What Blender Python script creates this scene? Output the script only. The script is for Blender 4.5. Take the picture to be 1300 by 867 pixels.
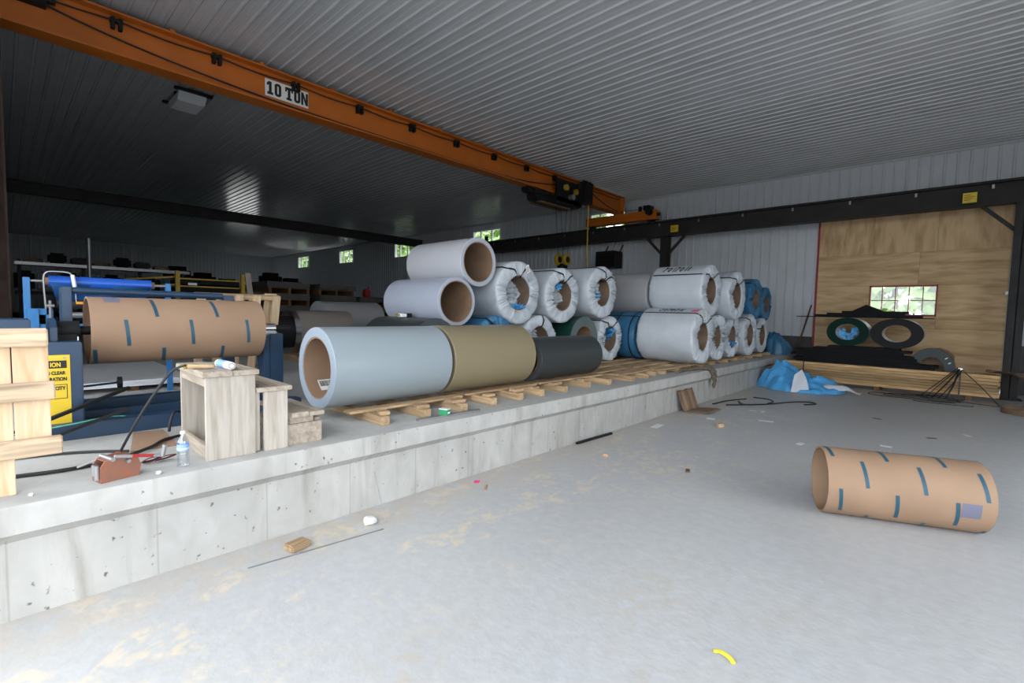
import bpy, bmesh, math, random
import numpy as np
from mathutils import Vector, Matrix, Euler, noise

for o in list(bpy.data.objects): bpy.data.objects.remove(o)
SC = bpy.context.scene
COL = SC.collection
PI = math.pi
rnd = random.Random(7)

# ------------------------------------------------------------------ camera
cam_d = bpy.data.cameras.new('camera'); cam = bpy.data.objects.new('camera', cam_d); COL.objects.link(cam)
cam_d.sensor_width = 36.0; cam_d.lens = 16.822; cam_d.clip_start = 0.05; cam_d.clip_end = 400
YAW, PITCH, ROLL = -0.75233, -0.06272, 0.02142
F = Vector((math.sin(YAW)*math.cos(PITCH), math.cos(YAW)*math.cos(PITCH), math.sin(PITCH)))
Rr = Vector((math.cos(YAW), -math.sin(YAW), 0)); Uu = Rr.cross(F)
R2 = Rr*math.cos(ROLL) + Uu*math.sin(ROLL); U2 = -Rr*math.sin(ROLL) + Uu*math.cos(ROLL)
cam.matrix_world = Matrix(((R2.x, U2.x, -F.x, 0.0), (R2.y, U2.y, -F.y, 0.0), (R2.z, U2.z, -F.z, 1.6), (0, 0, 0, 1)))
SC.camera = cam

# ------------------------------------------------------------------ world: bright overcast daylight
w = bpy.data.worlds.new('overcast_sky'); SC.world = w; w.use_nodes = True
bg = w.node_tree.nodes['Background']; bg.inputs[0].default_value = (0.90, 0.95, 1.0, 1); bg.inputs[1].default_value = 4.8
SC.view_settings.view_transform = 'Standard'; SC.view_settings.look = 'None'
SC.view_settings.gamma = 1.0; SC.view_settings.use_curve_mapping = False
SC.view_settings.exposure = 0.2

# ------------------------------------------------------------------ materials
MATS = {}
def nodes(m):
    m.use_nodes = True; nt = m.node_tree
    return nt, nt.nodes, nt.links, nt.nodes['Principled BSDF']
def mat(name, c, rough=0.5, metal=0.0, var=0.0, vscale=4.0, stretch=(1, 1, 1), bump=0.0, bscale=40.0, c2=None, spec=0.5, coat=0.0, detail=4.0, world=False):
    if name in MATS: return MATS[name]
    m = bpy.data.materials.new(name); MATS[name] = m
    nt, N, L, b = nodes(m)
    b.inputs['Base Color'].default_value = (*c, 1); b.inputs['Roughness'].default_value = rough
    b.inputs['Metallic'].default_value = metal; b.inputs['Specular IOR Level'].default_value = spec
    if coat: b.inputs['Coat Weight'].default_value = coat
    if var > 0 or bump > 0 or c2:
        if world:
            g = N.new('ShaderNodeNewGeometry'); src = g.outputs['Position']
        else:
            tc = N.new('ShaderNodeTexCoord'); oi = N.new('ShaderNodeObjectInfo')
            mul = N.new('ShaderNodeMath'); mul.operation = 'MULTIPLY'; mul.inputs[1].default_value = 37.0
            L.new(oi.outputs['Random'], mul.inputs[0])
            add = N.new('ShaderNodeVectorMath'); add.operation = 'ADD'
            L.new(tc.outputs['Object'], add.inputs[0]); L.new(mul.outputs[0], add.inputs[1]); src = add.outputs[0]
        mp = N.new('ShaderNodeMapping'); mp.inputs['Scale'].default_value = stretch; L.new(src, mp.inputs[0])
        n1 = N.new('ShaderNodeTexNoise'); n1.inputs['Scale'].default_value = vscale; n1.inputs['Detail'].default_value = detail
        L.new(mp.outputs[0], n1.inputs['Vector'])
        rp = N.new('ShaderNodeValToRGB')
        lo = tuple(max(0, x*(1-var)) for x in c) if c2 is None else c2
        hi = tuple(min(1, x*(1+var*.6)) for x in c) if c2 is None else c
        rp.color_ramp.elements[0].position = 0.3; rp.color_ramp.elements[0].color = (*lo, 1)
        rp.color_ramp.elements[1].position = 0.7; rp.color_ramp.elements[1].color = (*hi, 1)
        L.new(n1.outputs['Fac'], rp.inputs[0]); L.new(rp.outputs[0], b.inputs['Base Color'])
        if bump > 0:
            n2 = N.new('ShaderNodeTexNoise'); n2.inputs['Scale'].default_value = bscale; n2.inputs['Detail'].default_value = 3
            L.new(mp.outputs[0], n2.inputs['Vector'])
            bp = N.new('ShaderNodeBump'); bp.inputs['Strength'].default_value = bump; bp.inputs['Distance'].default_value = 0.01
            L.new(n2.outputs['Fac'], bp.inputs['Height']); L.new(bp.outputs[0], b.inputs['Normal'])
    return m
def wood(name, c, c2, axis='x', rough=0.7, knots=0.0, tint=0.25):
    """long grained timber; grain runs along the object's own axis, each board tinted a little differently"""
    if name in MATS: return MATS[name]
    m = bpy.data.materials.new(name); MATS[name] = m
    nt, N, L, b = nodes(m); b.inputs['Roughness'].default_value = rough; b.inputs['Specular IOR Level'].default_value = 0.25
    tc = N.new('ShaderNodeTexCoord'); oi = N.new('ShaderNodeObjectInfo')
    mul = N.new('ShaderNodeMath'); mul.operation = 'MULTIPLY'; mul.inputs[1].default_value = 53.0
    L.new(oi.outputs['Random'], mul.inputs[0])
    add = N.new('ShaderNodeVectorMath'); add.operation = 'ADD'; L.new(tc.outputs['Object'], add.inputs[0]); L.new(mul.outputs[0], add.inputs[1])
    mp = N.new('ShaderNodeMapping'); s = {'x': (1.1, 14, 14), 'y': (14, 1.1, 14), 'z': (14, 14, 1.1)}[axis]
    mp.inputs['Scale'].default_value = s; L.new(add.outputs[0], mp.inputs[0])
    n1 = N.new('ShaderNodeTexNoise'); n1.inputs['Scale'].default_value = 2.2; n1.inputs['Detail'].default_value = 6; n1.inputs['Distortion'].default_value = 0.6
    L.new(mp.outputs[0], n1.inputs['Vector'])
    rp = N.new('ShaderNodeValToRGB'); rp.color_ramp.elements[0].position = 0.32; rp.color_ramp.elements[0].color = (*c2, 1)
    rp.color_ramp.elements[1].position = 0.62; rp.color_ramp.elements[1].color = (*c, 1); L.new(n1.outputs['Fac'], rp.inputs[0])
    hs = N.new('ShaderNodeHueSaturation'); L.new(rp.outputs[0], hs.inputs['Color'])
    mr = N.new('ShaderNodeMapRange'); mr.inputs['To Min'].default_value = 1-tint; mr.inputs['To Max'].default_value = 1+tint*.5
    L.new(oi.outputs['Random'], mr.inputs['Value']); L.new(mr.outputs[0], hs.inputs['Value'])
    L.new(hs.outputs[0], b.inputs['Base Color'])
    bp = N.new('ShaderNodeBump'); bp.inputs['Strength'].default_value = 0.35; bp.inputs['Distance'].default_value = 0.004
    L.new(n1.outputs['Fac'], bp.inputs['Height']); L.new(bp.outputs[0], b.inputs['Normal'])
    return m

def concrete(name, base, blue, stain, rough, wallmode=False, sawdust=False):
    m = bpy.data.materials.new(name); MATS[name] = m
    nt, N, L, b = nodes(m); b.inputs['Roughness'].default_value = rough; b.inputs['Specular IOR Level'].default_value = 0.35
    g = N.new('ShaderNodeNewGeometry')
    def noise_n(scale, detail=5, stretch=(1, 1, 1), dist=0.0):
        mp = N.new('ShaderNodeMapping'); mp.inputs['Scale'].default_value = stretch; L.new(g.outputs['Position'], mp.inputs[0])
        n = N.new('ShaderNodeTexNoise'); n.inputs['Scale'].default_value = scale; n.inputs['Detail'].default_value = detail; n.inputs['Distortion'].default_value = dist
        L.new(mp.outputs[0], n.inputs['Vector']); return n.outputs['Fac']
    def ramp(fac, p0, p1, c0=(0, 0, 0), c1=(1, 1, 1)):
        r = N.new('ShaderNodeValToRGB'); r.color_ramp.elements[0].position = p0; r.color_ramp.elements[0].color = (*c0, 1)
        r.color_ramp.elements[1].position = p1; r.color_ramp.elements[1].color = (*c1, 1); L.new(fac, r.inputs[0]); return r.outputs[0]
    def mix(fac, a, c, mode='MIX'):
        x = N.new('ShaderNodeMix'); x.data_type = 'RGBA'; x.blend_type = mode
        if isinstance(fac, float): x.inputs[0].default_value = fac
        else: L.new(fac, x.inputs[0])
        L.new(a, x.inputs[6])
        if isinstance(c, tuple): x.inputs[7].default_value = (*c, 1)
        else: L.new(c, x.inputs[7])
        return x.outputs[2]
    col = ramp(noise_n(0.9, 6), 0.3, 0.72, blue, base)
    if wallmode:
        mot = ramp(noise_n(5.5, 8, (1, 1, .6), .5), .30, .70, (.80, .80, .79), (1, 1, 1)); col = mix(1.0, col, mot, 'MULTIPLY')
        fac = ramp(noise_n(1.0, 7, (3, 6.5, 0.9), 0.6), 0.52, 0.76)
        col = mix(fac, col, stain)
        pits = ramp(noise_n(22, 3), 0.68, 0.74); col = mix(pits, col, tuple(x*.45 for x in stain))
        # form joints: thin lines at regular steps along the wall
        sep = N.new('ShaderNodeSeparateXYZ'); L.new(g.outputs['Position'], sep.inputs[0])
        md = N.new('ShaderNodeMath'); md.operation = 'PINGPONG'; md.inputs[1].default_value = 0.305
        ad = N.new('ShaderNodeMath'); ad.inputs[1].default_value = 20.15; L.new(sep.outputs['Y'], ad.inputs[0]); L.new(ad.outputs[0], md.inputs[0])
        ln = ramp(md.outputs[0], 0.002, 0.005, (1, 1, 1), (0, 0, 0)); low = ramp(sep.outputs['Z'], .42, .425, (.55, .55, .55), (0, 0, 0)); lm = N.new('ShaderNodeMath'); lm.operation = 'MULTIPLY'; L.new(ln, lm.inputs[0]); L.new(low, lm.inputs[1]); col = mix(lm.outputs[0], col, tuple(x*.8 for x in stain))
    else:
        sw = ramp(noise_n(1.0, 6, (0.45, 0.16, 1), 1.2), 0.35, 0.75); col = mix(sw, col, stain)
        fine = ramp(noise_n(14, 4), 0.35, 0.7, (.9, .9, .9), (1, 1, 1)); col = mix(1.0, col, fine, 'MULTIPLY')
    if sawdust:
        # spilt sawdust: patches in a band along the platform and one swept trail
        sep = N.new('ShaderNodeSeparateXYZ'); L.new(g.outputs['Position'], sep.inputs[0])
        def band(axis, c, wd):
            s = N.new('ShaderNodeMath'); s.operation = 'SUBTRACT'; L.new(sep.outputs[axis], s.inputs[0]); s.inputs[1].default_value = c
            a = N.new('ShaderNodeMath'); a.operation = 'ABSOLUTE'; L.new(s.outputs[0], a.inputs[0])
            return ramp(a.outputs[0], wd*.35, wd, (1, 1, 1), (0, 0, 0))
        def mul(a, c):
            x = N.new('ShaderNodeMath'); x.operation = 'MULTIPLY'; L.new(a, x.inputs[0]); L.new(c, x.inputs[1]); return x.outputs[0]
        n1 = ramp(noise_n(2.6, 7, (1.3, 0.8, 1), 0.8), 0.52, 0.60); n2 = ramp(noise_n(11, 8, (1, 1, 1), 0.8), 0.44, 0.60)
        m1 = mul(mul(band('X', -2.75, 1.25), band('Y', 2.4, 4.0)), mul(n1, n2))
        n3 = ramp(noise_n(3.6, 7, (1, 1, 1), 1.0), 0.47, 0.60)
        m2 = mul(mul(band('X', -2.1, 1.5), band('Y', 4.9, 1.1)), mul(n3, n2))
        n4 = ramp(noise_n(1.4, 7, (1, 1, 1), .5), 0.5, 0.7); m3 = mul(mul(band('X', -3.3, .5), band('Y', 4, 7.0)), ramp(noise_n(6, 6), .35, .55))
        m4 = mul(mul(band('X', -1.2, 1.6), band('Y', 8.2, 3.0)), mul(n4, n2))
        saw = (0.74, 0.60, 0.41)
        for mm, c in ((m4, (.46, .39, .31)), (m3, (.50, .43, .35)), (m1, saw), (m2, saw)):
            h = N.new('ShaderNodeMath'); h.operation = 'MULTIPLY'; L.new(mm, h.inputs[0]); h.inputs[1].default_value = 0.5
            col = mix(h.outputs[0], col, c)
    L.new(col, b.inputs['Base Color'])
    bp = N.new('ShaderNodeBump'); bp.inputs['Strength'].default_value = 0.25; bp.inputs['Distance'].default_value = 0.006
    L.new(noise_n(30, 4), bp.inputs['Height']); L.new(bp.outputs[0], b.inputs['Normal'])
    return m

concrete('floor_concrete', (.54, .54, .535), (.475, .485, .505), (.47, .47, .475), .45, sawdust=True)
concrete('platform_concrete', (.53, .52, .495), (.43, .425, .41), (.30, .285, .255), .75, wallmode=True)
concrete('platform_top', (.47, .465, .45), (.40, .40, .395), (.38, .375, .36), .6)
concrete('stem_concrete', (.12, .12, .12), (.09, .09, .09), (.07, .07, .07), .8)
mat('gravel', (.42, .41, .39), .9, var=.3, vscale=3, world=True)
mat('white_steel', (.52, .53, .55), .15, var=.05, vscale=1.5)
mat('wall_steel', (.58, .61, .64), .45, var=.05, vscale=1.5)
mat('crane_orange', (.50, .13, .012), .42, var=.12, vscale=2)
mat('dark_steel', (.030, .028, .028), .6, var=.3, vscale=3, spec=.25)
mat('rust_steel', (.035, .022, .018), .8, spec=.15, var=.4, vscale=5)
mat('black', (.010, .010, .011), .6, spec=.25); mat('black_rubber', (.015, .015, .016), .6)
mat('black_strap', (.012, .012, .013), .4)
mat('sign_white', (.75, .75, .73), .5); mat('sign_yellow', (.72, .50, .02), .5, var=.1)
mat('dull_yellow', (.42, .27, .02), .55, var=.2)
mat('print_black', (.012, .012, .012), .6); mat('print_brown', (.18, .09, .01), .6)
mat('navy', (.016, .045, .095), .42, var=.15, vscale=5); mat('machine_blue', (.025, .17, .42), .45, var=.1)
mat('film_dark', (.015, .075, .22), .25); mat('film_blue', (.015, .10, .50), .35); mat('chrome', (.55, .55, .56), .25, metal=1.0); mat('steel', (.35, .35, .36), .4, metal=.8)
mat('kraft', (.30, .19, .12), .7, var=.10, vscale=3, stretch=(1, 1, 1)); mat('kraft_inside', (.27, .17, .105), .75, var=.25, vscale=3, stretch=(1, 1, 1))
mat('core_brown', (.21, .14, .095), .8, var=.2, vscale=4); mat('kraft_dark', (.21, .135, .085), .8, var=.3, vscale=4)
mat('tape_blue', (.018, .075, .115), .5); mat('patch_grey', (.14, .14, .20), .6)
mat('wrap_white', (.53, .57, .615), .5, var=.07, vscale=4, bump=.7, bscale=9); mat('wrap_blue', (.04, .17, .32), .45, var=.2, vscale=4, bump=.6, bscale=9)
mat('tarp_blue', (.09, .40, .78), .42, var=.15, vscale=5); mat('tarp_white', (.58, .60, .66), .5)
mat('pink', (.85, .06, .22), .6); mat('red', (.35, .015, .015), .5); mat('frame_red', (.30, .02, .03), .5)
mat('rust_orange', (.32, .10, .05), .6, var=.35, vscale=22, c2=(.20, .11, .08)); mat('green', (.02, .28, .11), .5); mat('green_pale', (.10, .42, .30), .5)
mat('plastic_white', (.8, .8, .8), .4); mat('label_blue', (.25, .42, .78), .4); mat('orange_plastic', (.8, .32, .02), .5)
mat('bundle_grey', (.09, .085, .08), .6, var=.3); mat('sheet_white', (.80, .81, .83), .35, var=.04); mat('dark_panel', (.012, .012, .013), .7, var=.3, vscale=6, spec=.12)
mat('charcoal', (.026, .026, .027), .7, spec=.1); mat('yellow_plastic', (.85, .72, .06), .45)
mat('burlap', (.16, .13, .09), .9, var=.3, vscale=30, bump=.8, bscale=120); mat('paper', (.75, .75, .75), .8)
mat('leaf', (.30, .42, .14), .6, var=.4, vscale=1); mat('bark', (.10, .07, .05), .9)
wood('pallet_wood_x', (.56, .40, .24), (.36, .235, .125), 'x'); wood('pallet_wood_y', (.54, .38, .225), (.34, .22, .12), 'y'); wood('pallet_wood_z', (.70, .53, .36), (.56, .38, .22), 'z', tint=.12)
wood('pale_wood_y', (.62, .47, .32), (.30, .22, .15), 'y', tint=.15)
wood('old_wood_z', (.50, .455, .40), (.37, .32, .265), 'z', tint=.1); wood('old_wood_x', (.46, .40, .33), (.32, .26, .20), 'x', tint=.12)
wood('lumber', (.66, .45, .23), (.40, .24, .10), 'x', tint=.45); wood('dark_wood_x', (.22, .12, .055), (.12, .06, .028), 'x'); wood('dark_wood_y', (.22, .12, .055), (.12, .06, .028), 'y')
# plywood: big flame figure
def plywood(name, vertical):
    m = bpy.data.materials.new(name); MATS[name] = m; nt, N, L, b = nodes(m); b.inputs['Roughness'].default_value = .65; b.inputs['Specular IOR Level'].default_value = .25
    tc = N.new('ShaderNodeTexCoord'); oi = N.new('ShaderNodeObjectInfo'); mul = N.new('ShaderNodeMath'); mul.operation = 'MULTIPLY'; mul.inputs[1].default_value = 91
    L.new(oi.outputs['Random'], mul.inputs[0]); add = N.new('ShaderNodeVectorMath'); L.new(tc.outputs['Object'], add.inputs[0]); L.new(mul.outputs[0], add.inputs[1])
    mp = N.new('ShaderNodeMapping'); mp.inputs['Scale'].default_value = (2.6, 1, .55) if vertical else (.5, 1, 3.2); L.new(add.outputs[0], mp.inputs[0])
    n = N.new('ShaderNodeTexNoise'); n.inputs['Scale'].default_value = 1.1; n.inputs['Detail'].default_value = 3; n.inputs['Distortion'].default_value = .8; L.new(mp.outputs[0], n.inputs['Vector'])
    k = N.new('ShaderNodeMath'); k.operation = 'MULTIPLY'; k.inputs[1].default_value = 26; L.new(n.outputs['Fac'], k.inputs[0])
    s = N.new('ShaderNodeMath'); s.operation = 'SINE'; L.new(k.outputs[0], s.inputs[0])
    n2 = N.new('ShaderNodeTexNoise'); n2.inputs['Scale'].default_value = 2.5; n2.inputs['Detail'].default_value = 6; L.new(mp.outputs[0], n2.inputs['Vector'])
    a = N.new('ShaderNodeMath'); a.operation = 'MULTIPLY_ADD'; a.inputs[1].default_value = .07; L.new(s.outputs[0], a.inputs[0]); L.new(n2.outputs['Fac'], a.inputs[2])
    r = N.new('ShaderNodeValToRGB'); r.color_ramp.elements[0].position = .25; r.color_ramp.elements[0].color = (.46, .29, .14, 1); r.color_ramp.elements[1].position = .62; r.color_ramp.elements[1].color = (.72, .51, .29, 1)
    L.new(a.outputs[0], r.inputs[0]); L.new(r.outputs[0], b.inputs['Base Color'])
plywood('ply_v', True); plywood('ply_h', False)
def glassmat(name, tint, gl):
    m = bpy.data.materials.new(name); MATS[name] = m; nt, N, L, b = nodes(m); N.remove(b)
    t = N.new('ShaderNodeBsdfTransparent'); t.inputs[0].default_value = (*tint, 1); g = N.new('ShaderNodeBsdfGlossy'); g.inputs['Roughness'].default_value = .03
    x = N.new('ShaderNodeMixShader'); x.inputs[0].default_value = gl; L.new(t.outputs[0], x.inputs[1]); L.new(g.outputs[0], x.inputs[2]); L.new(x.outputs[0], N['Material Output'].inputs[0])
glassmat('pane_glass', (.93, .96, .95), .06); glassmat('bottle_plastic', (.90, .93, .96), .16)
def painted(name, c, rough=.31):  # prepainted sheet steel: flat colour, faint lengthwise tone changes
    return mat(name, c, rough, var=.03, vscale=2, stretch=(.2, 2, 2))
painted('paint_blue_grey', (.285, .335, .365)); painted('paint_blue_grey_edge', (.30, .36, .43), .5)
painted('paint_tan', (.25, .205, .125)); painted('paint_tan_edge', (.2, .17, .11), .5)
painted('paint_charcoal', (.036, .042, .043), .42); mat('paint_charcoal_edge', (.075, .088, .092), .6, spec=.2)
painted('paint_white', (.54, .55, .59)); painted('paint_white_edge', (.42, .46, .52), .5)
painted('paint_pale_blue', (.40, .44, .53)); painted('paint_pale_blue_edge', (.40, .44, .52), .5)
painted('paint_green', (.007, .040, .031)); painted('paint_green_edge', (.015, .06, .045), .5); painted('paint_green_grey', (.10, .14, .14), .5)
mat('paint_green_dark', (.006, .028, .020), .7, spec=.1); painted('paint_taupe', (.24, .21, .185)); painted('paint_taupe_edge', (.16, .14, .12), .5); painted('paint_grey', (.36, .36, .37)); painted('paint_grey_edge', (.42, .45, .48), .5)
M = MATS

# ------------------------------------------------------------------ mesh helpers
class MB:
    def __init__(s): s.v = []; s.f = []; s.mi = []
    def add(s, verts, faces, mi=0):
        o = len(s.v); s.v += [tuple(p) for p in verts]; s.f += [tuple(o+i for i in f) for f in faces]; s.mi += [mi]*len(faces); return s
    def box(s, x0, x1, y0, y1, z0, z1, mi=0):
        v = [(x0, y0, z0), (x1, y0, z0), (x1, y1, z0), (x0, y1, z0), (x0, y0, z1), (x1, y0, z1), (x1, y1, z1), (x0, y1, z1)]
        return s.add(v, [(0, 3, 2, 1), (4, 5, 6, 7), (0, 1, 5, 4), (1, 2, 6, 5), (2, 3, 7, 6), (3, 0, 4, 7)], mi)
    def obox(s, c, size, rot=(0, 0, 0), mi=0):
        m = Euler(rot).to_matrix(); h = [x/2 for x in size]; v = []
        for z in (-1, 1):
            for x, y in ((-1, -1), (1, -1), (1, 1), (-1, 1)): v.append(Vector(c)+m @ Vector((x*h[0], y*h[1], z*h[2])))
        return s.add(v, [(0, 3, 2, 1), (4, 5, 6, 7), (0, 1, 5, 4), (1, 2, 6, 5), (2, 3, 7, 6), (3, 0, 4, 7)], mi)
    def beam(s, p0, p1, wd, ht, up=(0, 0, 1), mi=0):
        p0 = Vector(p0); p1 = Vector(p1); d = (p1-p0).normalized(); a = d.cross(Vector(up)).normalized(); u = a.cross(d).normalized(); v = []
        for p in (p0, p1):
            for i, j in ((-1, -1), (1, -1), (1, 1), (-1, 1)): v.append(p+a*(i*wd/2)+u*(j*ht/2))
        return s.add(v, [(3, 2, 1, 0), (4, 5, 6, 7), (0, 1, 5, 4), (1, 2, 6, 5), (2, 3, 7, 6), (3, 0, 4, 7)], mi)
    def cyl(s, p0, p1, r, r1=None, n=24, caps=True, mi=0):
        return s.sweep([p0, p1], [r, r if r1 is None else r1], n, caps, mi)
    def sweep(s, pts, r, n=8, caps=True, mi=0, flat=None):
        pts = [Vector(p) for p in pts]; k = len(pts); rs = r if isinstance(r, (list, tuple)) else [r]*k
        up = None; v = []; f = []
        for i, p in enumerate(pts):
            d = (pts[min(i+1, k-1)]-pts[max(i-1, 0)]).normalized()
            if up is None:
                up = Vector((0, 0, 1)) if abs(d.z) < .9 else Vector((1, 0, 0))
            a = d.cross(up)
            if a.length < 1e-6: a = d.cross(Vector((1, 0.2, 0)))
            a.normalize(); up = a.cross(d).normalized()
            for j in range(n):
                t = 2*PI*(j+.5)/n; ca, sa = math.cos(t)*rs[i], math.sin(t)*rs[i]*(flat or 1)
                v.append(p+a*ca+up*sa)
        for i in range(k-1):
            for j in range(n): f.append((i*n+j, i*n+(j+1) % n, (i+1)*n+(j+1) % n, (i+1)*n+j))
        if caps: f.append(tuple(range(n))[::-1]); f.append(tuple((k-1)*n+j for j in range(n)))
        return s.add(v, f, mi)
    def lathe(s, prof, n=64, mis=None, o=(0, 0, 0), axis='x', sy=1.0, sz=1.0, closed=False):
        """prof: list of (along, radius); revolved round the axis"""
        v = []; f = []; mi = []; k = len(prof)
        for a, r in prof:
            for j in range(n):
                t = 2*PI*j/n; c, sn = r*math.cos(t)*sy, r*math.sin(t)*sz
                p = {'x': (a, c, sn), 'y': (c, a, sn), 'z': (c, sn, a)}[axis]
                v.append((p[0]+o[0], p[1]+o[1], p[2]+o[2]))
        rng = range(k if closed else k-1)
        for i in rng:
            i2 = (i+1) % k
            for j in range(n):
                q = (i*n+j, i*n+(j+1) % n, i2*n+(j+1) % n, i2*n+j); f.append(q if axis != 'y' else q[::-1]); mi.append(mis[i] if mis else 0)
        off = len(s.v); s.v += v; s.f += [tuple(off+i for i in q) for q in f]; s.mi += mi; return s
    def prism(s, poly, ax, a, b, mi=0):
        """poly 2D extruded along ax from a to b"""
        n = len(poly); mk = {'x': lambda p, h: (h, p[0], p[1]), 'y': lambda p, h: (p[0], h, p[1]), 'z': lambda p, h: (p[0], p[1], h)}[ax]
        v = [mk(p, a) for p in poly]+[mk(p, b) for p in poly]
        f = [tuple(range(n)), tuple(range(2*n-1, n-1, -1))]+[(i, i+n, (i+1) % n+n, (i+1) % n) for i in range(n)]
        return s.add(v, f, mi)
    def build(s, name, mats, parent=None, smooth=None, bevel=0.0, recalc=True, label=None):
        me = bpy.data.meshes.new(name); me.from_pydata(s.v, [], s.f)
        if not isinstance(mats, (list, tuple)): mats = [mats]
        for m in mats: me.materials.append(M[m])
        if len(mats) > 1: me.polygons.foreach_set('material_index', s.mi)
        if recalc or bevel:
            bm = bmesh.new(); bm.from_mesh(me)
            if recalc: bmesh.ops.recalc_face_normals(bm, faces=bm.faces)
            if bevel: bmesh.ops.bevel(bm, geom=[e for e in bm.edges if len(e.link_faces) == 2 and e.calc_face_angle(0) > .6], offset=bevel, segments=2, affect='EDGES', clamp_overlap=True)
            bm.to_mesh(me); bm.free()
        if smooth:
            me.polygons.foreach_set('use_smooth', [True]*len(me.polygons)); me.set_sharp_from_angle(angle=math.radians(smooth))
        me.update(); o = bpy.data.objects.new(name, me); COL.objects.link(o)
        if parent: o.parent = parent
        if label: o['label'] = label
        return o
def tag(o, label, cat, group=None):
    o['label'] = label; o['category'] = cat
    if group: o['group'] = group
    return o
def struct(o): o['kind'] = 'structure'; return o
def thing(name, label, cat, loc=(0, 0, 0), rot=(0, 0, 0), group=None):
    o = bpy.data.objects.new(name, None); COL.objects.link(o); o.empty_display_size = .2
    o.location = loc; o.rotation_euler = rot; return tag(o, label, cat, group)
def dup(root, loc, rot=None, label=None):
    def cp(o, par):
        c = o.copy(); COL.objects.link(c); c.parent = par
        for ch in list(o.children): cp(ch, c)
        return c
    r = cp(root, None); r.location = loc
    if rot is not None: r.rotation_euler = rot
    if label: r['label'] = label
    return r
def bez(p0, p1, p2, p3, n=12):
    out = []
    for i in range(n+1):
        t = i/n; out.append(tuple((1-t)**3*a+3*(1-t)**2*t*b+3*(1-t)*t*t*c+t**3*d for a, b, c, d in zip(p0, p1, p2, p3)))
    return out
def catmull(pts, n=6):
    P = [Vector(p) for p in pts]; out = []
    for i in range(len(P)-1):
        a = P[max(i-1, 0)]; b = P[i]; c = P[i+1]; d = P[min(i+2, len(P)-1)]
        for k in range(n):
            t = k/n; out.append(.5*((2*b)+(c-a)*t+(2*a-5*b+4*c-d)*t*t+(-a+3*b-3*c+d)*t**3))
    out.append(P[-1]); return out
def text(name, s, size, matname, parent, mtx, bold=0.0, extrude=.0008, sx=1.0):
    cu = bpy.data.curves.new(name, 'FONT'); cu.body = s; cu.size = size; cu.extrude = extrude; cu.offset = bold
    ob = bpy.data.objects.new(name, cu); COL.objects.link(ob)
    dg = bpy.context.evaluated_depsgraph_get(); me = bpy.data.meshes.new_from_object(ob.evaluated_get(dg))
    bpy.data.objects.remove(ob); me.transform(mtx @ Matrix.Diagonal((sx, 1, 1, 1))); me.materials.clear(); me.materials.append(M[matname])
    o = bpy.data.objects.new(name, me); COL.objects.link(o); o.parent = parent; return o
def basis(o, right, up):  # placement matrix for flat print: x -> right, y -> up
    r = Vector(right).normalized(); u = Vector(up).normalized(); n = r.cross(u)
    return Matrix(((r.x, u.x, n.x, o[0]), (r.y, u.y, n.y, o[1]), (r.z, u.z, n.z, o[2]), (0, 0, 0, 1)))

# ------------------------------------------------------------------ the building
ZP = 0.61            # platform top
XW, XE = -41.3, 4.6  # far side wall, near side wall
YF, YB = -1.1, 15.3  # door side wall, window wall
ZC = 5.58            # ceiling
XP = -3.38           # platform face
struct(MB().box(XP-.5, XE+.2, YF-.2, YB+.2, -.2, 0).build('floor', 'floor_concrete'))
gnd = struct(MB().box(-90, 90, YF-70, 110, -.4, -.21).build('ground_outside', 'gravel'))
# platform with overhanging rounded lip
prof = [(XP, 0), (XP, .40), (XP+.066, .455), (XP+.082, .462), (XP+.085, .585), (XP+.075, .603), (XP+.055, ZP), (XW, ZP), (XW, 0)]
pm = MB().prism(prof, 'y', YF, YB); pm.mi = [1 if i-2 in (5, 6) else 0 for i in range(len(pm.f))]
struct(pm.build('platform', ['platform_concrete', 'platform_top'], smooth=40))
# ceiling: backing slab and ribbed steel panels
ceil = struct(MB().box(XW-.2, XE+.2, YF-.2, YB+.2, ZC+.03, ZC+.2).build('ceiling', 'white_steel'))
def ribprofile(n, p, depth, minor=True):
    pts = []
    for i in range(n):
        o = i*p
        pts += [(o, 0), (o+p*.34, 0)]
        if minor: pts += [(o+p*.36, .12*depth), (o+p*.42, .12*depth), (o+p*.44, 0)]
        pts += [(o+p*.70, 0), (o+p*.78, depth), (o+p*.90, depth), (o+p*.98, 0)]
    pts.append((n*p, 0)); return pts
P = .2032; NR = 5; cp = ribprofile(NR, P, .021); proto = None
y = YF; k = 0
while y < YB-.01:
    if proto is None:
        mb = MB(); v = []; 
        for X in (XW, XE): v += [(X, a, ZC-d) for a, d in cp]
        n = len(cp); mb.add(v, [(i, i+1, n+i+1, n+i) for i in range(n-1)]); 
        # thickness: returned top edge
        proto = mb.build('ceiling_panel', 'white_steel', ceil, recalc=False); proto.location.y = y
    else:
        c = proto.copy(); COL.objects.link(c); c.parent = ceil; c.location.y = y
    y += P*NR
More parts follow.
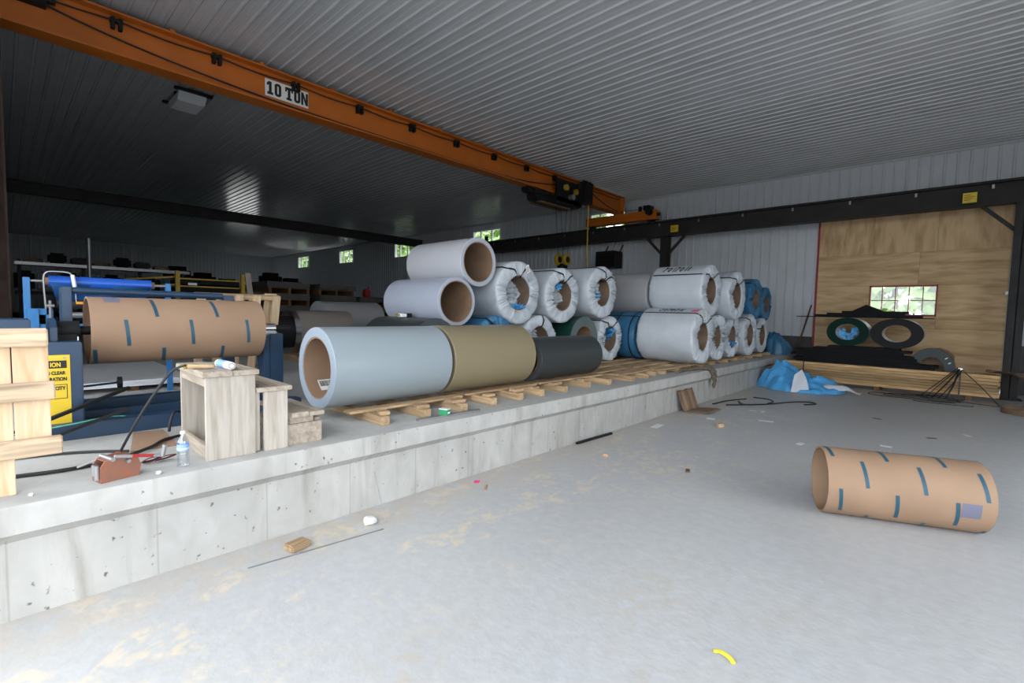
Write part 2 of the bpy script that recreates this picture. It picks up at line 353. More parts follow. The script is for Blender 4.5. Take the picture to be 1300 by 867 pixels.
# ribbed wall strips
def strip(name, a0, a1, z0, z1, plane, side, parent, m='wall_steel', pitch=.2286, depth=.018):
    """vertical ribbed sheet between a0..a1 along the wall; plane = coordinate of the wall face, side = direction the ribs stand out"""
    pts = [(a0, 0)]; k = math.floor(a0/pitch)-1
    while k*pitch < a1:
        for fr, d in ((.70, 0), (.78, depth), (.90, depth), (.98, 0)):
            a = (k+fr)*pitch
            if a0 < a < a1: pts.append((a, d))
        k += 1
    pts.append((a1, 0)); v = []; n = len(pts)
    for z in (z0, z1):
        for a, d in pts: v.append((a, plane+side*d, z) if abs(plane) in (YB, abs(YF)) else (plane+side*d, a, z))
    f = [(i, i+1, n+i+1, n+i) for i in range(n-1)]
    if side < 0 or True:
        back = len(v)
        for z in (z0, z1):
            for a in (a0, a1): v.append((a, plane-side*.03, z) if abs(plane) in (YB, abs(YF)) else (plane-side*.03, a, z))
        f += [(back, back+2, back+3, back+1), (0, n, back+2, back), (n-1, back+1, back+3, 2*n-1)]
    return MB().add(v, f).build(name, m, parent)
ZS = 1.08
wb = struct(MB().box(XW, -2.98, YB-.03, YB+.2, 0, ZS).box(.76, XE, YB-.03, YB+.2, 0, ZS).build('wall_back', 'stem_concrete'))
wins = [(-36.3, -34.47), (-29.95, -28.12), (-23.5, -21.67), (-16.95, -15.12), (-10.4, -8.9)]
WZ0, WZ1 = 4.45, 5.30
def run(a0, a1, z0, z1, **kw):
    n = max(1, round((a1-a0)/.9144)); 
    for i in range(n): strip('wall_panel', a0+(a1-a0)*i/n, a0+(a1-a0)*(i+1)/n, z0, z1, YB, -1, wb, **kw)
x = XW
for a, b in wins:
    run(x, a, ZS, ZC); run(a, b, ZS, WZ0); run(a, b, WZ1, ZC); x = b
run(x, -2.96, ZS, ZC); run(-2.96, .75, 4.35, ZC); run(.75, 1.05, ZS, ZC); run(1.05, 2.9, ZS, 2.9); run(1.05, 2.9, 4.35, ZC); run(2.9, XE, ZS, ZC)
MB().box(XW, XE, YB-.05, YB-.02, ZC-.07, ZC-.005).build('ceiling_trim', 'white_steel', wb)
def window(n, a, b, z0, z1, mull=(.5,)):
    w_ = struct(MB().box(a, b, YB-.04, YB+.1, z0, z0+.05).box(a, b, YB-.04, YB+.1, z1-.05, z1).box(a, a+.05, YB-.04, YB+.1, z0, z1).box(b-.05, b, YB-.04, YB+.1, z0, z1).build('window_%d' % n, 'plastic_white'))
    for q in mull: MB().box(a+(b-a)*q-.03, a+(b-a)*q+.03, YB-.01, YB+.07, z0, z1).build('mullion', 'plastic_white', w_)
    e = [0]+list(mull)+[1]
    for i in range(len(e)-1): MB().box(a+(b-a)*e[i]+.02, a+(b-a)*e[i+1]-.02, YB+.04, YB+.046, z0+.03, z1-.03).build('pane', 'pane_glass', w_)
for i, (a, b) in enumerate(wins): window(i+1, a, b, WZ0, WZ1, (.28, .68))
window(6, 1.05, 2.9, 2.9, 4.35)
# plywood-lined sliding door with a red framed window
door = struct(MB().box(-2.98, .76, YB+.02, YB+.06, 0, 4.36).build('door_1', 'ply_h'))
bpy.data.objects.remove(door)
DX0, DX1 = -2.95, .72; W0, W1, WZa, WZb = -1.76, -.45, 1.70, 2.45
door = struct(MB().box(DX0-.02, DX0+.025, YB-.03, YB+.08, 0, 4.36).box(W0, W1, YB-.035, YB+.06, WZb-.035, WZb).box(W0, W1, YB-.035, YB+.06, WZa, WZa+.035).box(W0, W0+.03, YB-.035, YB+.06, WZa, WZb).box(W1-.03, W1, YB-.035, YB+.06, WZa, WZb).build('door_1', 'frame_red'))
for i in range(1, 5):
    xx = W0+(W1-W0)*i/5; MB().box(xx-.009, xx+.009, YB-.02, YB+.045, WZa+.03, WZb-.03).build('window_bar', 'frame_red', door)
MB().box(W0+.03, W1-.03, YB-.018, YB+.043, (WZa+WZb)/2-.009, (WZa+WZb)/2+.009).build('window_bar', 'frame_red', door)
for i in range(5):
    for j in range(2):
        x0 = W0+(W1-W0)*i/5+.01; z0 = WZa+(WZb-WZa)*j/2
        MB().box(x0, x0+(W1-W0)/5-.02, YB+.01, YB+.015, z0+.01, z0+(WZb-WZa)/2-.01).build('pane', 'pane_glass', door)
def ply(x0, x1, z0, z1, m):
    o = MB().box(-(x1-x0)/2+.0025, (x1-x0)/2-.0025, 0, .015, -(z1-z0)/2+.0025, (z1-z0)/2-.0025).build('plywood_sheet', m, door); o.location = ((x0+x1)/2, YB, (z0+z1)/2)
S1 = -.82
for x0, x1 in ((DX0, -1.74), (-1.74, -.52), (-.52, DX1)): ply(x0, x1, 3.25, 4.36, 'ply_v')
for x0, x1 in ((DX0, S1), (S1, DX1)): ply(x0, x1, WZb, 3.25, 'ply_h')
ply(DX0, W0, 1.4, WZb, 'ply_h'); ply(W1, DX1, 1.4, WZb, 'ply_h'); ply(W0, W1, 1.4, WZa, 'ply_h')
ply(DX0, -1.4, .1, 1.4, 'ply_h'); ply(-1.4, DX1, .1, 1.4, 'ply_h')
for a_, b_, c_, d_ in ((DX0, W0-.001, .1, 4.36), (W1+.001, DX1, .1, 4.36), (W0, W1, .1, WZa), (W0, W1, WZb, 4.36)): MB().box(a_, b_, YB+.016, YB+.05, c_, d_).build('backing_board', 'dark_wood_x', door)
MB().box(DX0, DX1, YB+.02, YB+.05, 0, .1).build('bottom_rail', 'dark_steel', door)
MB().box(DX1, DX1+.03, YB-.05, YB+.06, .1, 4.36).build('edge_channel', 'steel', door)
MB().box(DX1-.05, DX1+.01, YB-.06, YB-.03, 2.2, 2.28).build('latch', 'steel', door)
# other walls
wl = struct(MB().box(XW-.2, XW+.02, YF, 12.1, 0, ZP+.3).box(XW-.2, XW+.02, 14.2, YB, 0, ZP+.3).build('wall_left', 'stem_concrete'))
for i in range(14): 
    a0 = YF+(12.1-YF)*i/14; a1 = YF+(12.1-YF)*(i+1)/14; strip('wall_panel', a0, a1, ZP+.3, ZC, XW, 1, wl)
strip('wall_panel', 12.1, 13.05, 2.7, ZC, XW, 1, wl); strip('wall_panel', 13.05, 14.2, 2.7, ZC, XW, 1, wl); strip('wall_panel', 14.2, YB, ZP+.3, ZC, XW, 1, wl)
OX0, OX1, OZ = -6.0, 3.6, 4.3      # the open loading door behind the camera
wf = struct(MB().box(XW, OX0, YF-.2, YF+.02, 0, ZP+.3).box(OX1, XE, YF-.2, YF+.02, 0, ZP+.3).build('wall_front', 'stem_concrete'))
for i in range(12):
    a0 = XW+(OX0-XW)*i/12; strip('wall_panel', a0, a0+(OX0-XW)/12, ZP+.3, ZC, YF, 1, wf)
strip('wall_panel', OX0, OX1, OZ, ZC, YF, 1, wf); strip('wall_panel', OX1, XE, ZP+.3, ZC, YF, 1, wf)
SY0, SY1, SZ = -.2, 6.2, 4.3      # second open door in the near side wall
wr = struct(MB().box(XE-.02, XE+.2, YF, SY0, 0, ZS).box(XE-.02, XE+.2, SY1, YB, 0, ZS).build('wall_right', 'stem_concrete'))
strip('wall_panel', YF, SY0, ZS, ZC, XE, -1, wr)
for i in range(7): strip('wall_panel', SY0+(SY1-SY0)*i/7, SY0+(SY1-SY0)*(i+1)/7, SZ, ZC, XE, -1, wr)
for i in range(10): strip('wall_panel', SY1+(YB-SY1)*i/10, SY1+(YB-SY1)*(i+1)/10, ZS, ZC, XE, -1, wr)

# ------------------------------------------------------------------ crane runway, columns, tie beam
def ibeam(mb, p0, p1, wd, ht, tf=.022, tw=.014, mi=0):
    p0 = Vector(p0); p1 = Vector(p1)  # bottom centre line
    mb.beam(p0+Vector((0, 0, tf/2)), p1+Vector((0, 0, tf/2)), wd, tf, mi=mi)
    mb.beam(p0+Vector((0, 0, ht-tf/2)), p1+Vector((0, 0, ht-tf/2)), wd, tf, mi=mi)
    mb.beam(p0+Vector((0, 0, ht/2)), p1+Vector((0, 0, ht/2)), tw, ht-2*tf, mi=mi); return mb
RY, RZ0, RH = 14.2, 4.02, .46
rw = thing('crane_runway_beam', 'long dark steel runway beam carrying the orange crane along the window wall', 'beam', (-7.2, RY, RZ0))
ibeam(MB(), (-12.3, 0, 0), (12.1, 0, 0), .30, RH).build('beam', 'dark_steel', rw)
MB().box(-12.3, 12.1, -.03, .03, RH, RH+.05).build('rail', 'dark_steel', rw)
for i in range(20):
    xx = -12+i*1.22; MB().box(xx-.02, xx+.02, -.152, -.13, RH-.14, RH-.06).build('rail_clip', 'steel', rw)
for j, (xx, ww, hh, dz) in enumerate(((7.18, .22, .21, .07), (.70, .24, .2, .09))):
    s_ = MB().box(xx-ww/2, xx+ww/2, -.166, -.16, dz, dz+hh).build('notice_plate', 'sign_yellow', rw, label='yellow notice plate on the beam')
    q = MB()
    for r_ in range(4): q.box(xx-ww*.4, xx+ww*(.05+.3*((r_*7) % 3)/2), -.169, -.165, dz+hh*(.25+.16*r_), dz+hh*(.25+.16*r_)+.012)
    q.build('printed_lines', 'print_brown', s_)
MB().box(-7.75, -7.65, -.06, .06, RH, RH+.28).build('end_stop', 'black', rw)
def column(name, label, x, y, z1, m, wd=.24, z0=0.0, braces=True):
    t = thing(name, label, 'column', (x, y, z0)); h = z1-z0
    mb = MB().box(-wd/2, wd/2, -wd/2, -wd/2+.02, 0, h).box(-wd/2, wd/2, wd/2-.02, wd/2, 0, h).box(-.007, .007, -wd/2, wd/2, 0, h); mb.build('shaft', m, t)
    MB().box(-wd*.8, wd*.8, -wd*.8, wd*.8, 0, .02).build('base_plate', m, t)
    if braces:
        for s in (-1, 1): MB().beam((s*.62, -.02, h-.01), (s*.09, -.02, h-.56), .07, .07).build('brace', m, t)
    return t
column('steel_column', 'dark steel column with two diagonal braces under the runway beam, behind the wrapped coils', -6.84, RY, RZ0, 'dark_steel', z0=ZP)
column('steel_column', 'dark steel column with diagonal brace beside the plywood door', .80, RY, RZ0, 'dark_steel')
column('steel_column', 'dark steel column at the end of the runway beam in the dim bay', -18.9, RY, RZ0, 'dark_steel', z0=ZP)
column('steel_column', 'rusty brown steel column beside the blue decoiler', -7.6, -.10, 4.45, 'rust_steel', .36, ZP, False)
column('steel_column', 'rusty brown steel column in the dim bay', -18.9, -.2, 4.45, 'rust_steel', .3, ZP, False)
rw2 = thing('crane_runway_beam', 'dark steel runway beam on the loading door side of the crane', 'beam', (-7.2, -.2, 4.02))
ibeam(MB(), (-12.3, 0, .43), (1.6, 0, .43), .30, .04).build('beam', 'dark_steel', rw2); MB().box(-12.3, 1.6, -.03, .03, .46, .51).build('rail', 'dark_steel', rw2)
tb = tag(ibeam(MB(), (-19.3, -.4, 4.60), (-19.3, 14.1, 4.60), .25, .34).build('tie_beam', 'dark_steel'), 'dark tie beam crossing the dim far bay below the ceiling', 'beam')

# bridge girder
GX, GZ0, GH = -8.55, 4.90, .56
cr = thing('bridge_crane', 'orange bridge crane girder spanning the hall under the white ribbed ceiling', 'crane', (GX, 7, GZ0))
ibeam(MB(), (0, -6.9, 0), (0, 7.3, 0), .30, GH, .025, .02).build('girder', 'crane_orange', cr)
MB().box(-.15, .15, 7.28, 7.30, 0, GH).build('end_plate', 'crane_orange', cr)
for i in range(11):
    yy = -6.4+i*1.19; MB().box(.10, .15, yy-.03, yy+.03, GH, GH+.035).build('lug', 'crane_orange', cr)
    if i < 10:
        yy = -5.82+i*1.187; MB().box(.012, .10, yy-.06, yy-.02, .36, .50).box(.012, .10, yy+.02, yy+.06, .36, .50).box(.012, .06, yy-.07, yy+.07, .45, .5).build('cable_clamp', 'black', cr)
pts = []
for i in range(61):
    yy = -6.7+i*13.8/60; u = ((yy+5.82) % 1.187)/1.187; pts.append((.08, yy, .47-.035*4*u*(1-u)))
MB().sweep(pts, .012, 6).build('festoon_cable', 'black_rubber', cr)
pts = [(.06, -6.75, .43), (.06, -6.2, .30), (.07, -5.2, .17), (.08, -3.6, .075), (.09, -1, .05), (.09, 1.5, .05), (.09, 2.6, .10), (.09, 3.9, .28)]
MB().sweep(catmull(pts), .013, 6).build('supply_cable', 'black_rubber', cr)
MB().sweep(catmull([(.09, 5.3, .42), (.09, 5.8, .26), (.09, 6.4, .12), (.09, 7.0, .06)]), .012, 6).build('supply_cable', 'black_rubber', cr)
MB().box(.012, .16, -6.8, -6.5, .32, .55).cyl((.1, -6.52, .42), (.1, -6.42, .42), .05, n=12).build('cable_anchor', 'black', cr)
# 10 TON capacity sign with block lettering
sg = MB().box(.016, .022, -3.93, -3.22, .155, .425).build('capacity_sign', 'sign_white', cr, label='white plate lettered 10 TON')
gh, gw, st = .205, .105, .040; y0, z0 = -3.895, .188
class Let:
    def __init__(s): s.m = MB()
    def blk(s, u0, u1, v0, v1): s.m.box(.0215, .026, y0+u0, y0+u1, z0+v0, z0+v1); return s
    def ring(s, u):
        o = [(0, .028), (.028, 0), (gw-.028, 0), (gw, .028), (gw, gh-.028), (gw-.028, gh), (.028, gh), (0, gh-.028)]
        i_ = [(st, .045), (.045, st), (gw-.045, st), (gw-st, .045), (gw-st, gh-.045), (gw-.045, gh-st), (.045, gh-st), (st, gh-.045)]
        v = [(xx, y0+u+p[0], z0+p[1]) for xx in (.0215, .026) for q in (o, i_) for p in q]; f = []
        for k in range(8):
            n_ = (k+1) % 8; f += [(k, n_, 8+n_, 8+k), (16+k, 24+k, 24+n_, 16+n_), (k, 16+k, 16+n_, n_), (8+k, 8+n_, 24+n_, 24+k)]
        s.m.add(v, f); return s
    def poly(s, pts): s.m.prism([(y0+a, z0+b) for a, b in pts], 'x', .0215, .026); return s
    def done(s, nm): s.m.build(nm, 'print_black', sg)
Let().poly([(0, 0), (.09, 0), (.09, .04), (.067, .04), (.067, gh), (.022, gh), (-.008, gh-.03), (-.008, gh-.07), (.024, gh-.055), (.024, .04), (0, .04)]).done('numeral_one')
Let().ring(.115).done('numeral_zero')
Let().poly([(.285, gh), (.285, gh-.075), (.307, gh-.075), (.315, gh-.042), (.328, gh-.042), (.328, .035), (.305, .035), (.305, 0), (.393, 0), (.393, .035), (.370, .035), (.370, gh-.042), (.383, gh-.042), (.391, gh-.075), (.413, gh-.075), (.413, gh)]).done('letter_t')
Let().ring(.432).done('letter_o')
Let().poly([(.552, 0), (.552, gh), (.590, gh), (.632, .085), (.632, gh), (.668, gh), (.668, 0), (.630, 0), (.588, gh-.085), (.588, 0)]).done('letter_n')
# end truck
MB().box(-1.2, 1.4, 7.06, 7.34, -.31, -.03).build('end_truck', 'crane_orange', cr)
for xx in (-1.0, 1.2): MB().cyl((xx, 7.1, -.30), (xx, 7.3, -.30), .095, n=20).build('wheel', 'black', cr)
MB().cyl((1.25, 7.0, -.12), (1.25, 6.84, -.12), .09, n=16).box(1.15, 1.35, 6.8, 7.05, -.03, .06).build('drive_motor', 'black', cr)
MB().box(.78, .86, 7.1, 7.2, -.03, .14).box(.95, 1.15, 7.1, 7.25, .0, .15).cyl((.1, 7.15, .06), (.95, 7.15, .06), .008, n=6).build('limit_switch', 'black', cr)
MB().cyl((-1.26, 7.2, -.18), (-1.2, 7.2, -.18), .05, n=12).cyl((1.4, 7.2, -.16), (1.48, 7.2, -.16), .05, n=12).build('bumper', 'black', cr)
# hoist trolley
ho = thing('hoist_trolley', 'black hoist trolley with yellow discs on the orange girder', 'hoist', (GX, 11.1, GZ0))
MB().box(-.22, -.17, -.6, .75, -.22, .42).box(.17, .22, -.55, .7, -.22, .42).box(-.22, .22, -.5, .6, -.26, -.06).build('frame', 'black', ho, bevel=.02)
MB().cyl((.0, -1.35, -.22), (.0, .2, -.22), .15, n=20).build('rope_drum', 'black', ho, smooth=40)
MB().cyl((-.05, -1.55, -.05), (-.05, -1.15, -.05), .12, n=18).box(-.14, .1, -1.3, -.6, -.2, -.02).build('hoist_motor', 'black', ho, smooth=40)
MB().box(-.2, .2, -1.2, .15, -.36, -.33).build('drip_tray', 'dark_wood_x', ho)
MB().box(.2, .42, .55, .95, -.12, .5).build('control_box', 'black', ho, bevel=.01)
MB().cyl((.22, -.15, .2), (.30, -.15, .2), .085, n=18).build('gear_cover', 'dull_yellow', ho); MB().cyl((.22, .32, .16), (.30, .32, .16), .075, n=18).build('gear_cover', 'dull_yellow', ho)
MB().cyl((.22, .08, -.04), (.36, .08, -.04), .08, n=16).build('travel_motor', 'steel', ho, smooth=40)
for k in range(7):
    a = .3+k*.13; MB().sweep(catmull([(.24, .3+a*.5, .3), (.30, .5+a*.4, .55-.04*(k % 3)), (.28, .8+.05*k, .45), (.24, .7+.06*k, .12)], 6), .012, 6).build('wire', 'black_rubber', ho)
for k, (dx, dy) in enumerate(((.1, -.42), (.1, -.18), (.12, .1), (.12, .32))): MB().cyl((dx, dy, -.3), (.12+(.06 if k % 2 else -.04), -.05+.09*(k-1.5), -1.72), .006, n=5).build('wire_rope', 'black', ho)
hb = thing('hook_block', 'yellow sheave hook block hanging on ropes below the hoist', 'hook block', (GX+.12, 11.05, GZ0-2.05))
for s in (-1, 1): MB().lathe([(-.045, .09), (-.045, .155), (-.02, .165), (.02, .165), (.045, .155), (.045, .09)], 28, o=(s*.09, s*.07, .26), closed=True).build('sheave', 'dull_yellow', hb, smooth=40); MB().cyl((s*.09-.05, s*.07, .26), (s*.09+.05, s*.07, .26), .09, n=20).build('hub', 'black', hb)
MB().box(-.13, .13, -.12, .12, -.10, .14).build('cheek', 'black', hb, bevel=.05); MB().cyl((0, 0, .05), (0, 0, -.16), .05, n=12).build('shank', 'black', hb)
pts = [(0, .05*math.sin(t)*0+.10*math.cos(t), -.27+.10*math.sin(t)) for t in np.linspace(PI*.5, PI*2.25, 16)]
MB().sweep(pts, .028, 8).build('hook', 'black', hb, smooth=50)
pc = thing('pendant_cord', 'yellow pendant control cord hanging from the hoist', 'cord', (GX+.3, 12.0, 2.55))
MB().cyl((0, 0, .2), (0, 0, 2.25), .018, n=8).build('cord', 'dull_yellow', pc); MB().box(-.05, .05, -.05, .05, 0, .26).build('control_box', 'orange_plastic', pc, bevel=.01)
# ceiling light and unit heater
cl = thing('ceiling_light', 'unlit grey box light fixture on the ribbed ceiling behind the crane', 'light', (-11.0, 2.55, ZC-.1))
MB().prism([(-.42, .0), (.42, 0), (.30, -.13), (-.30, -.13)], 'y', -.22, .22).build('housing', 'wall_steel', cl); MB().box(-.5, -.4, -.3, .3, .0, .03).build('bracket', 'black', cl); MB().box(.4, .5, -.3, .3, 0, .03).build('bracket', 'black', cl); MB().box(-.28, .28, -.2, .2, -.135, -.13).build('diffuser', 'sheet_white', cl); MB().box(-.03, .03, -.2, .2, .0, .10).build('stem', 'black', cl)
ht = thing('unit_heater', 'black boxy unit heater hung on the white wall under the runway beam', 'heater', (-9.25, 14.82, 3.2))
MB().box(-.38, .38, -.28, .28, 0, .58).build('body', 'black', ht, bevel=.015)
for k in range(6): MB().obox((0, -.285, .08+k*.085), (.66, .03, .012), (.5, 0, 0)).build('louver', 'black', ht)
for s in (-1, 1): MB().beam((s*.3, .2, .55), (s*.3, .42, .85), .03, .03).build('bracket', 'black', ht)
MB().cyl((.1, 0, .58), (.42, .1, 1.3), .008, n=6).build('wire', 'black', ht)

# ------------------------------------------------------------------ coils
def bare_coil(label, face, axis, R, r, L, body, edge, group=None, core='kraft_inside', name='steel_coil', n=96, tele=0.0, corelen=None):
    """face = centre of the visible end. axis 'x': end looks to +x; axis 'y': end looks to -y"""
    rz = 0 if axis == 'x' else -PI/2
    if isinstance(axis, float): rz = axis
    t = thing(name, label, 'coil', (face[0], face[1], face[2]-R), (0, 0, rz), group)
    c = .004; o = (0, 0, R)
    pr = [(-L+c, R), (-c, R), (0, R-c)]; mi = [0, 0]
    k = 6
    for i in range(1, k): # slightly uneven sheet edges
        pr.append((tele*math.sin(i*1.9), R-c+(r+.014-R+c)*i/k))
    pr += [(0, r+.014), (-L, r+.014), (-L, R-c)]; mi = [0, 0]+[1]*k+[1, 1, 0]
    MB().lathe(pr, n, mi, o, closed=True).build('sheet_roll', [body, edge], t, smooth=35)
    MB().lathe([(-L+.01, r+.0135), (-.006, r+.0135), (-.004, r), (-L+.01, r)], 72, o=o, closed=True).build('core', core, t, smooth=35)
    return t
FZ = ZP+.095      # top of the front pallets
cA = bare_coil('large pale blue-grey painted steel coil on the pallet nearest the wooden steps', (-4.11, 1.88, FZ+.361), 'y', .361, .262, 1.25, 'paint_blue_grey', 'paint_blue_grey_edge', core='kraft')
lb = MB()   # bar-code label in the core
def patch(mb, a0, a1, x0, x1, rr, zc, n=8):
    v = []; 
    for i in range(n+1):
        a = a0+(a1-a0)*i/n
        for xx in (x0, x1): v.append((xx, rr*math.sin(a), zc-rr*math.cos(a)))
    mb.add(v, [(2*i, 2*i+1, 2*i+3, 2*i+2) for i in range(n)])
# local y of this coil = world +x ; label low on the far side of the core
patch(lb, -1.0, -.52, -.25, -.11, .259, .361); lo = lb.build('label', 'paper', cA, label='white bar-code label')
bm_ = MB(); xx = -.24
while xx < -.125:
    ww = rnd.choice((.002, .003, .005)); patch(bm_, -.95, -.72, xx, xx+ww, .2575, .361, 4); xx += ww+rnd.choice((.002, .003, .004))
bm_.build('bar_code', 'print_black', lo)
bare_coil('tan painted steel coil between the blue-grey and the charcoal coil', (-4.11, 3.17, FZ+.364), 'y', .364, .262, 1.27, 'paint_tan', 'paint_tan_edge')
bare_coil('charcoal painted steel coil lying on the pallet after the tan coil', (-4.08, 4.62, FZ+.282), 'y', .282, .2, 1.39, 'paint_charcoal', 'paint_charcoal_edge')
bare_coil('white painted steel coil on top of the pile with wide cardboard core', (-5.05, 4.67, 2.29), 'x', .345, .272, 1.28, 'paint_white', 'paint_white_edge', tele=.002)
bare_coil('pale blue painted steel coil tucked under the white topmost coil', (-4.95, 4.19, 1.715), 'x', .327, .268, 1.28, 'paint_pale_blue', 'paint_pale_blue_edge', tele=.002)
ZL = ZP+.08
bare_coil('dark charcoal coil lying under the pale blue coil behind the blue-grey one', (-4.9, 3.80, ZL+.4), 'x', .40, .25, 1.2, 'paint_charcoal', 'paint_charcoal_edge')
bare_coil('dark green painted steel coil under two wrapped coils', (-4.85, 7.05, ZL+.425), 'x', .425, .25, 1.2, 'paint_green', 'paint_green_grey')
bare_coil('unwrapped grey steel coil above the blue-wrapped coil', (-4.72, 9.45, 2.02), 'x', .46, .255, 1.25, 'paint_grey', 'paint_grey_edge')

def wrapped_coil(label, face, R, r, L, seed, mname='wrap_white', group=None, straps=((1.15, 1.15),), loose=1.0, tuft=False, name='wrapped_coil', tape=None, sag=0.0, core='core_brown', plug=False, hoops=(), sticker=None):
    rs = np.random.RandomState(seed); n = 208
    t = thing(name, label, 'coil', (face[0], face[1], face[2]-R), (0, 0, 0), group)
    prof = []  # (x, radius, pleat weight, body weight)
    prof += [(-L+.04, r+.002, .5, 0), (-L+.0, r+.02, 1, 0), (-L-.015, (r+R)/2, .7, 0), (-L-.005, R-.04, .5, 0), (-L+.015, R-.010, .35, .3), (-L+.05, R, .25, .8)]
    for i in range(1, 12): prof.append((-L+.05+(L-.11)*i/12, R, 0.10 if i < 11 else .2, 1))
    prof += [(-.05, R, .28, .8), (-.022, R-.002, .45, .5), (-.004, R-.012, .6, .2), (.006, R-.032, .7, 0), (.010, R-.065, .8, 0), (.012, R-(R-r)*.4, .95, 0), (.012, R-(R-r)*.6, 1.05, 0), (.010, R-(R-r)*.8, 1.15, 0), (.006, r+.022, 1.2, 0), (-.006, r+.006, 1.0, 0), (-.022, r+.003, .5, 0)]
    th = np.linspace(0, 2*PI, n, endpoint=False)
    def pleat(lo, hi, m):
        p = np.zeros(n)
        for _ in range(m): p += np.sin(rs.randint(lo, hi)*th+rs.rand()*6.28)*rs.uniform(.5, 1)
        return p/np.sqrt(m)
    pl = pleat(12, 46, 7); pl = 1.3-2.1*np.abs(pl)**.8; big = pleat(3, 9, 4); ph = rs.rand(8)*6.28; kk = rs.randint(2, 9, 8)
    v = []; shift = 0
    for i, (x, rad, wp, wb_) in enumerate(prof):
        s = i/len(prof); tw = np.roll(pl, int(2*math.sin(i*.5)))
        body = sum(np.sin(kk[q]*th+ph[q]+x*(2.5+q)*(1 if q % 2 else -1))*.0022 for q in range(8))
        rr = rad+(wb_*body+.006*wp*tw*(1 if rad > R-.07 else .25)+.004*big*wp)*loose
        dx = loose*(.022*wp*tw+.006*wp*big)*(1 if x > -L/2 else -1)*(0 if (wp < .3 and rad > R-.01) else 1)
        z = rr*np.sin(th); yv = rr*np.cos(th)
        if sag: z = z-sag*np.clip(-z/R, 0, 1)*0; yv = yv*(1+sag*np.clip(.2-z/R, 0, 1)*.4); z = np.where(z > 0, z*(1-sag), z)
        z = np.maximum(z, -R+.0005)
        v += list(zip((x+dx), yv, z+R))
    k = len(prof); f = []
    for i in range(k-1):
        for j in range(n): f.append((i*n+j, i*n+(j+1) % n, (i+1)*n+(j+1) % n, (i+1)*n+j))
    MB().add(v, f).build('wrapper', mname, t, smooth=75)
    MB().lathe([(-L+.05, r+.0), (-.012, r+.0), (-.012, r-.014), (-L+.05, r-.014)], 56, o=(0, 0, R), closed=True).build('core', core, t, smooth=35)
    MB().lathe([(-L+.06, R-.03), (-.05, R-.03), (-.05, r+.003), (-L+.06, r+.003)], 48, o=(0, 0, R), closed=True).build('sheet_roll', 'paint_grey', t, smooth=35)
    for a0, a1 in straps:  # band over the body at angle a0 (on the viewer's side), dropping into the bore at a1
        P_ = []
        for x in np.linspace(-L+.05, -.05, 10): P_.append((x, a0, R+.012))
        P_ += [(.0, a0, R-.005), (.035, a0+(a1-a0)*.3, R-.06), (.042, a0+(a1-a0)*.7, (R+r)/2), (.030, a1, r+.03), (-.02, a1, r-.028), (-.25, a1, r-.03)]
        pp = [Vector((x, -rr*math.cos(a), R+rr*math.sin(a))) for x, a, rr in P_]
        sm = MB(); vv = []; ff = []
        for i, p in enumerate(pp):
            d = (pp[min(i+1, len(pp)-1)]-pp[max(i-1, 0)]).normalized(); x, a, rr = P_[i]; tng = Vector((0, math.sin(a), math.cos(a))); tng = (tng-d*tng.dot(d)).normalized(); nn = d.cross(tng)
            for q, h in ((-1, 0), (1, 0), (1, 1), (-1, 1)): vv.append(p+tng*(q*.013)+nn*(.003*h))
        for i in range(len(pp)-1):
            for q in range(4): ff.append((i*4+q, i*4+(q+1) % 4, i*4+4+(q+1) % 4, i*4+4+q))
        sm.add(vv, ff).build('strap', 'black_strap', t)
    for hx in hoops: MB().lathe([(hx-.012, R+.013), (hx+.012, R+.013), (hx+.012, R+.009), (hx-.012, R+.009)], 72, o=(0, 0, R), closed=True).build('hoop_strap', 'black_strap', t, smooth=40)
    if sticker is not None:
        a = sticker; rr = (R+r)/2+.03; c0 = (.045, -rr*math.cos(a), R+rr*math.sin(a)); sk = MB().obox(c0, (.002, .085, .12), (a-PI/2, 0, 0)).build('coil_label', 'paper', t)
        for q in range(4): MB().obox((c0[0]+.0015, c0[1], c0[2]-.035+.022*q), (.001, .06-.012*(q % 2), .006), (a-PI/2, 0, 0)).build('print_line', 'print_black', sk)
    if plug:
        vv = []; nn_, mm_ = 9, 36
        for i in range(nn_+1):
            for j in range(mm_):
                q = i/nn_; a = 2*PI*j/mm_; p_ = Vector((q*math.cos(a)*3, q*math.sin(a)*3, seed)); z_ = 1-abs(noise.noise(p_))*2.2
                vv.append((-.26+.13*z_+.05*noise.noise(p_*3)-.06*q, (r-.016)*q*math.cos(a), R+(r-.016)*q*math.sin(a)))
        MB().add(vv, [(i*mm_+j, i*mm_+(j+1) % mm_, (i+1)*mm_+(j+1) % mm_, (i+1)*mm_+j) for i in range(nn_) for j in range(mm_)]).build('tucked_wrapper', mname, t, smooth=50)
    if tuft:
        tm = MB(); a = tuft
        for q in range(5):
            c0 = Vector((-.03-.04*q, -(r-.05-.02*(q % 2))*math.cos(a+.25*q-.5), R+(r-.05)*math.sin(a+.25*q-.5)))
            vv = []; g = 6
            for i in range(g+1):
                for j in range(g+1):
                    u, w_ = i/g-.5, j/g-.5; nz = noise.noise(Vector((u*4+q*7, w_*4, seed)))
                    vv.append(c0+Vector((u*.14+nz*.05, w_*.13+nz*.04, nz*.07-u*.05)))
            tm.add(vv, [(i*(g+1)+j, i*(g+1)+j+1, (i+1)*(g+1)+j+1, (i+1)*(g+1)+j) for i in range(g) for j in range(g)])
        tm.build('plastic_liner', 'tarp_blue', t, smooth=60, recalc=False, label='scrap of blue plastic liner')
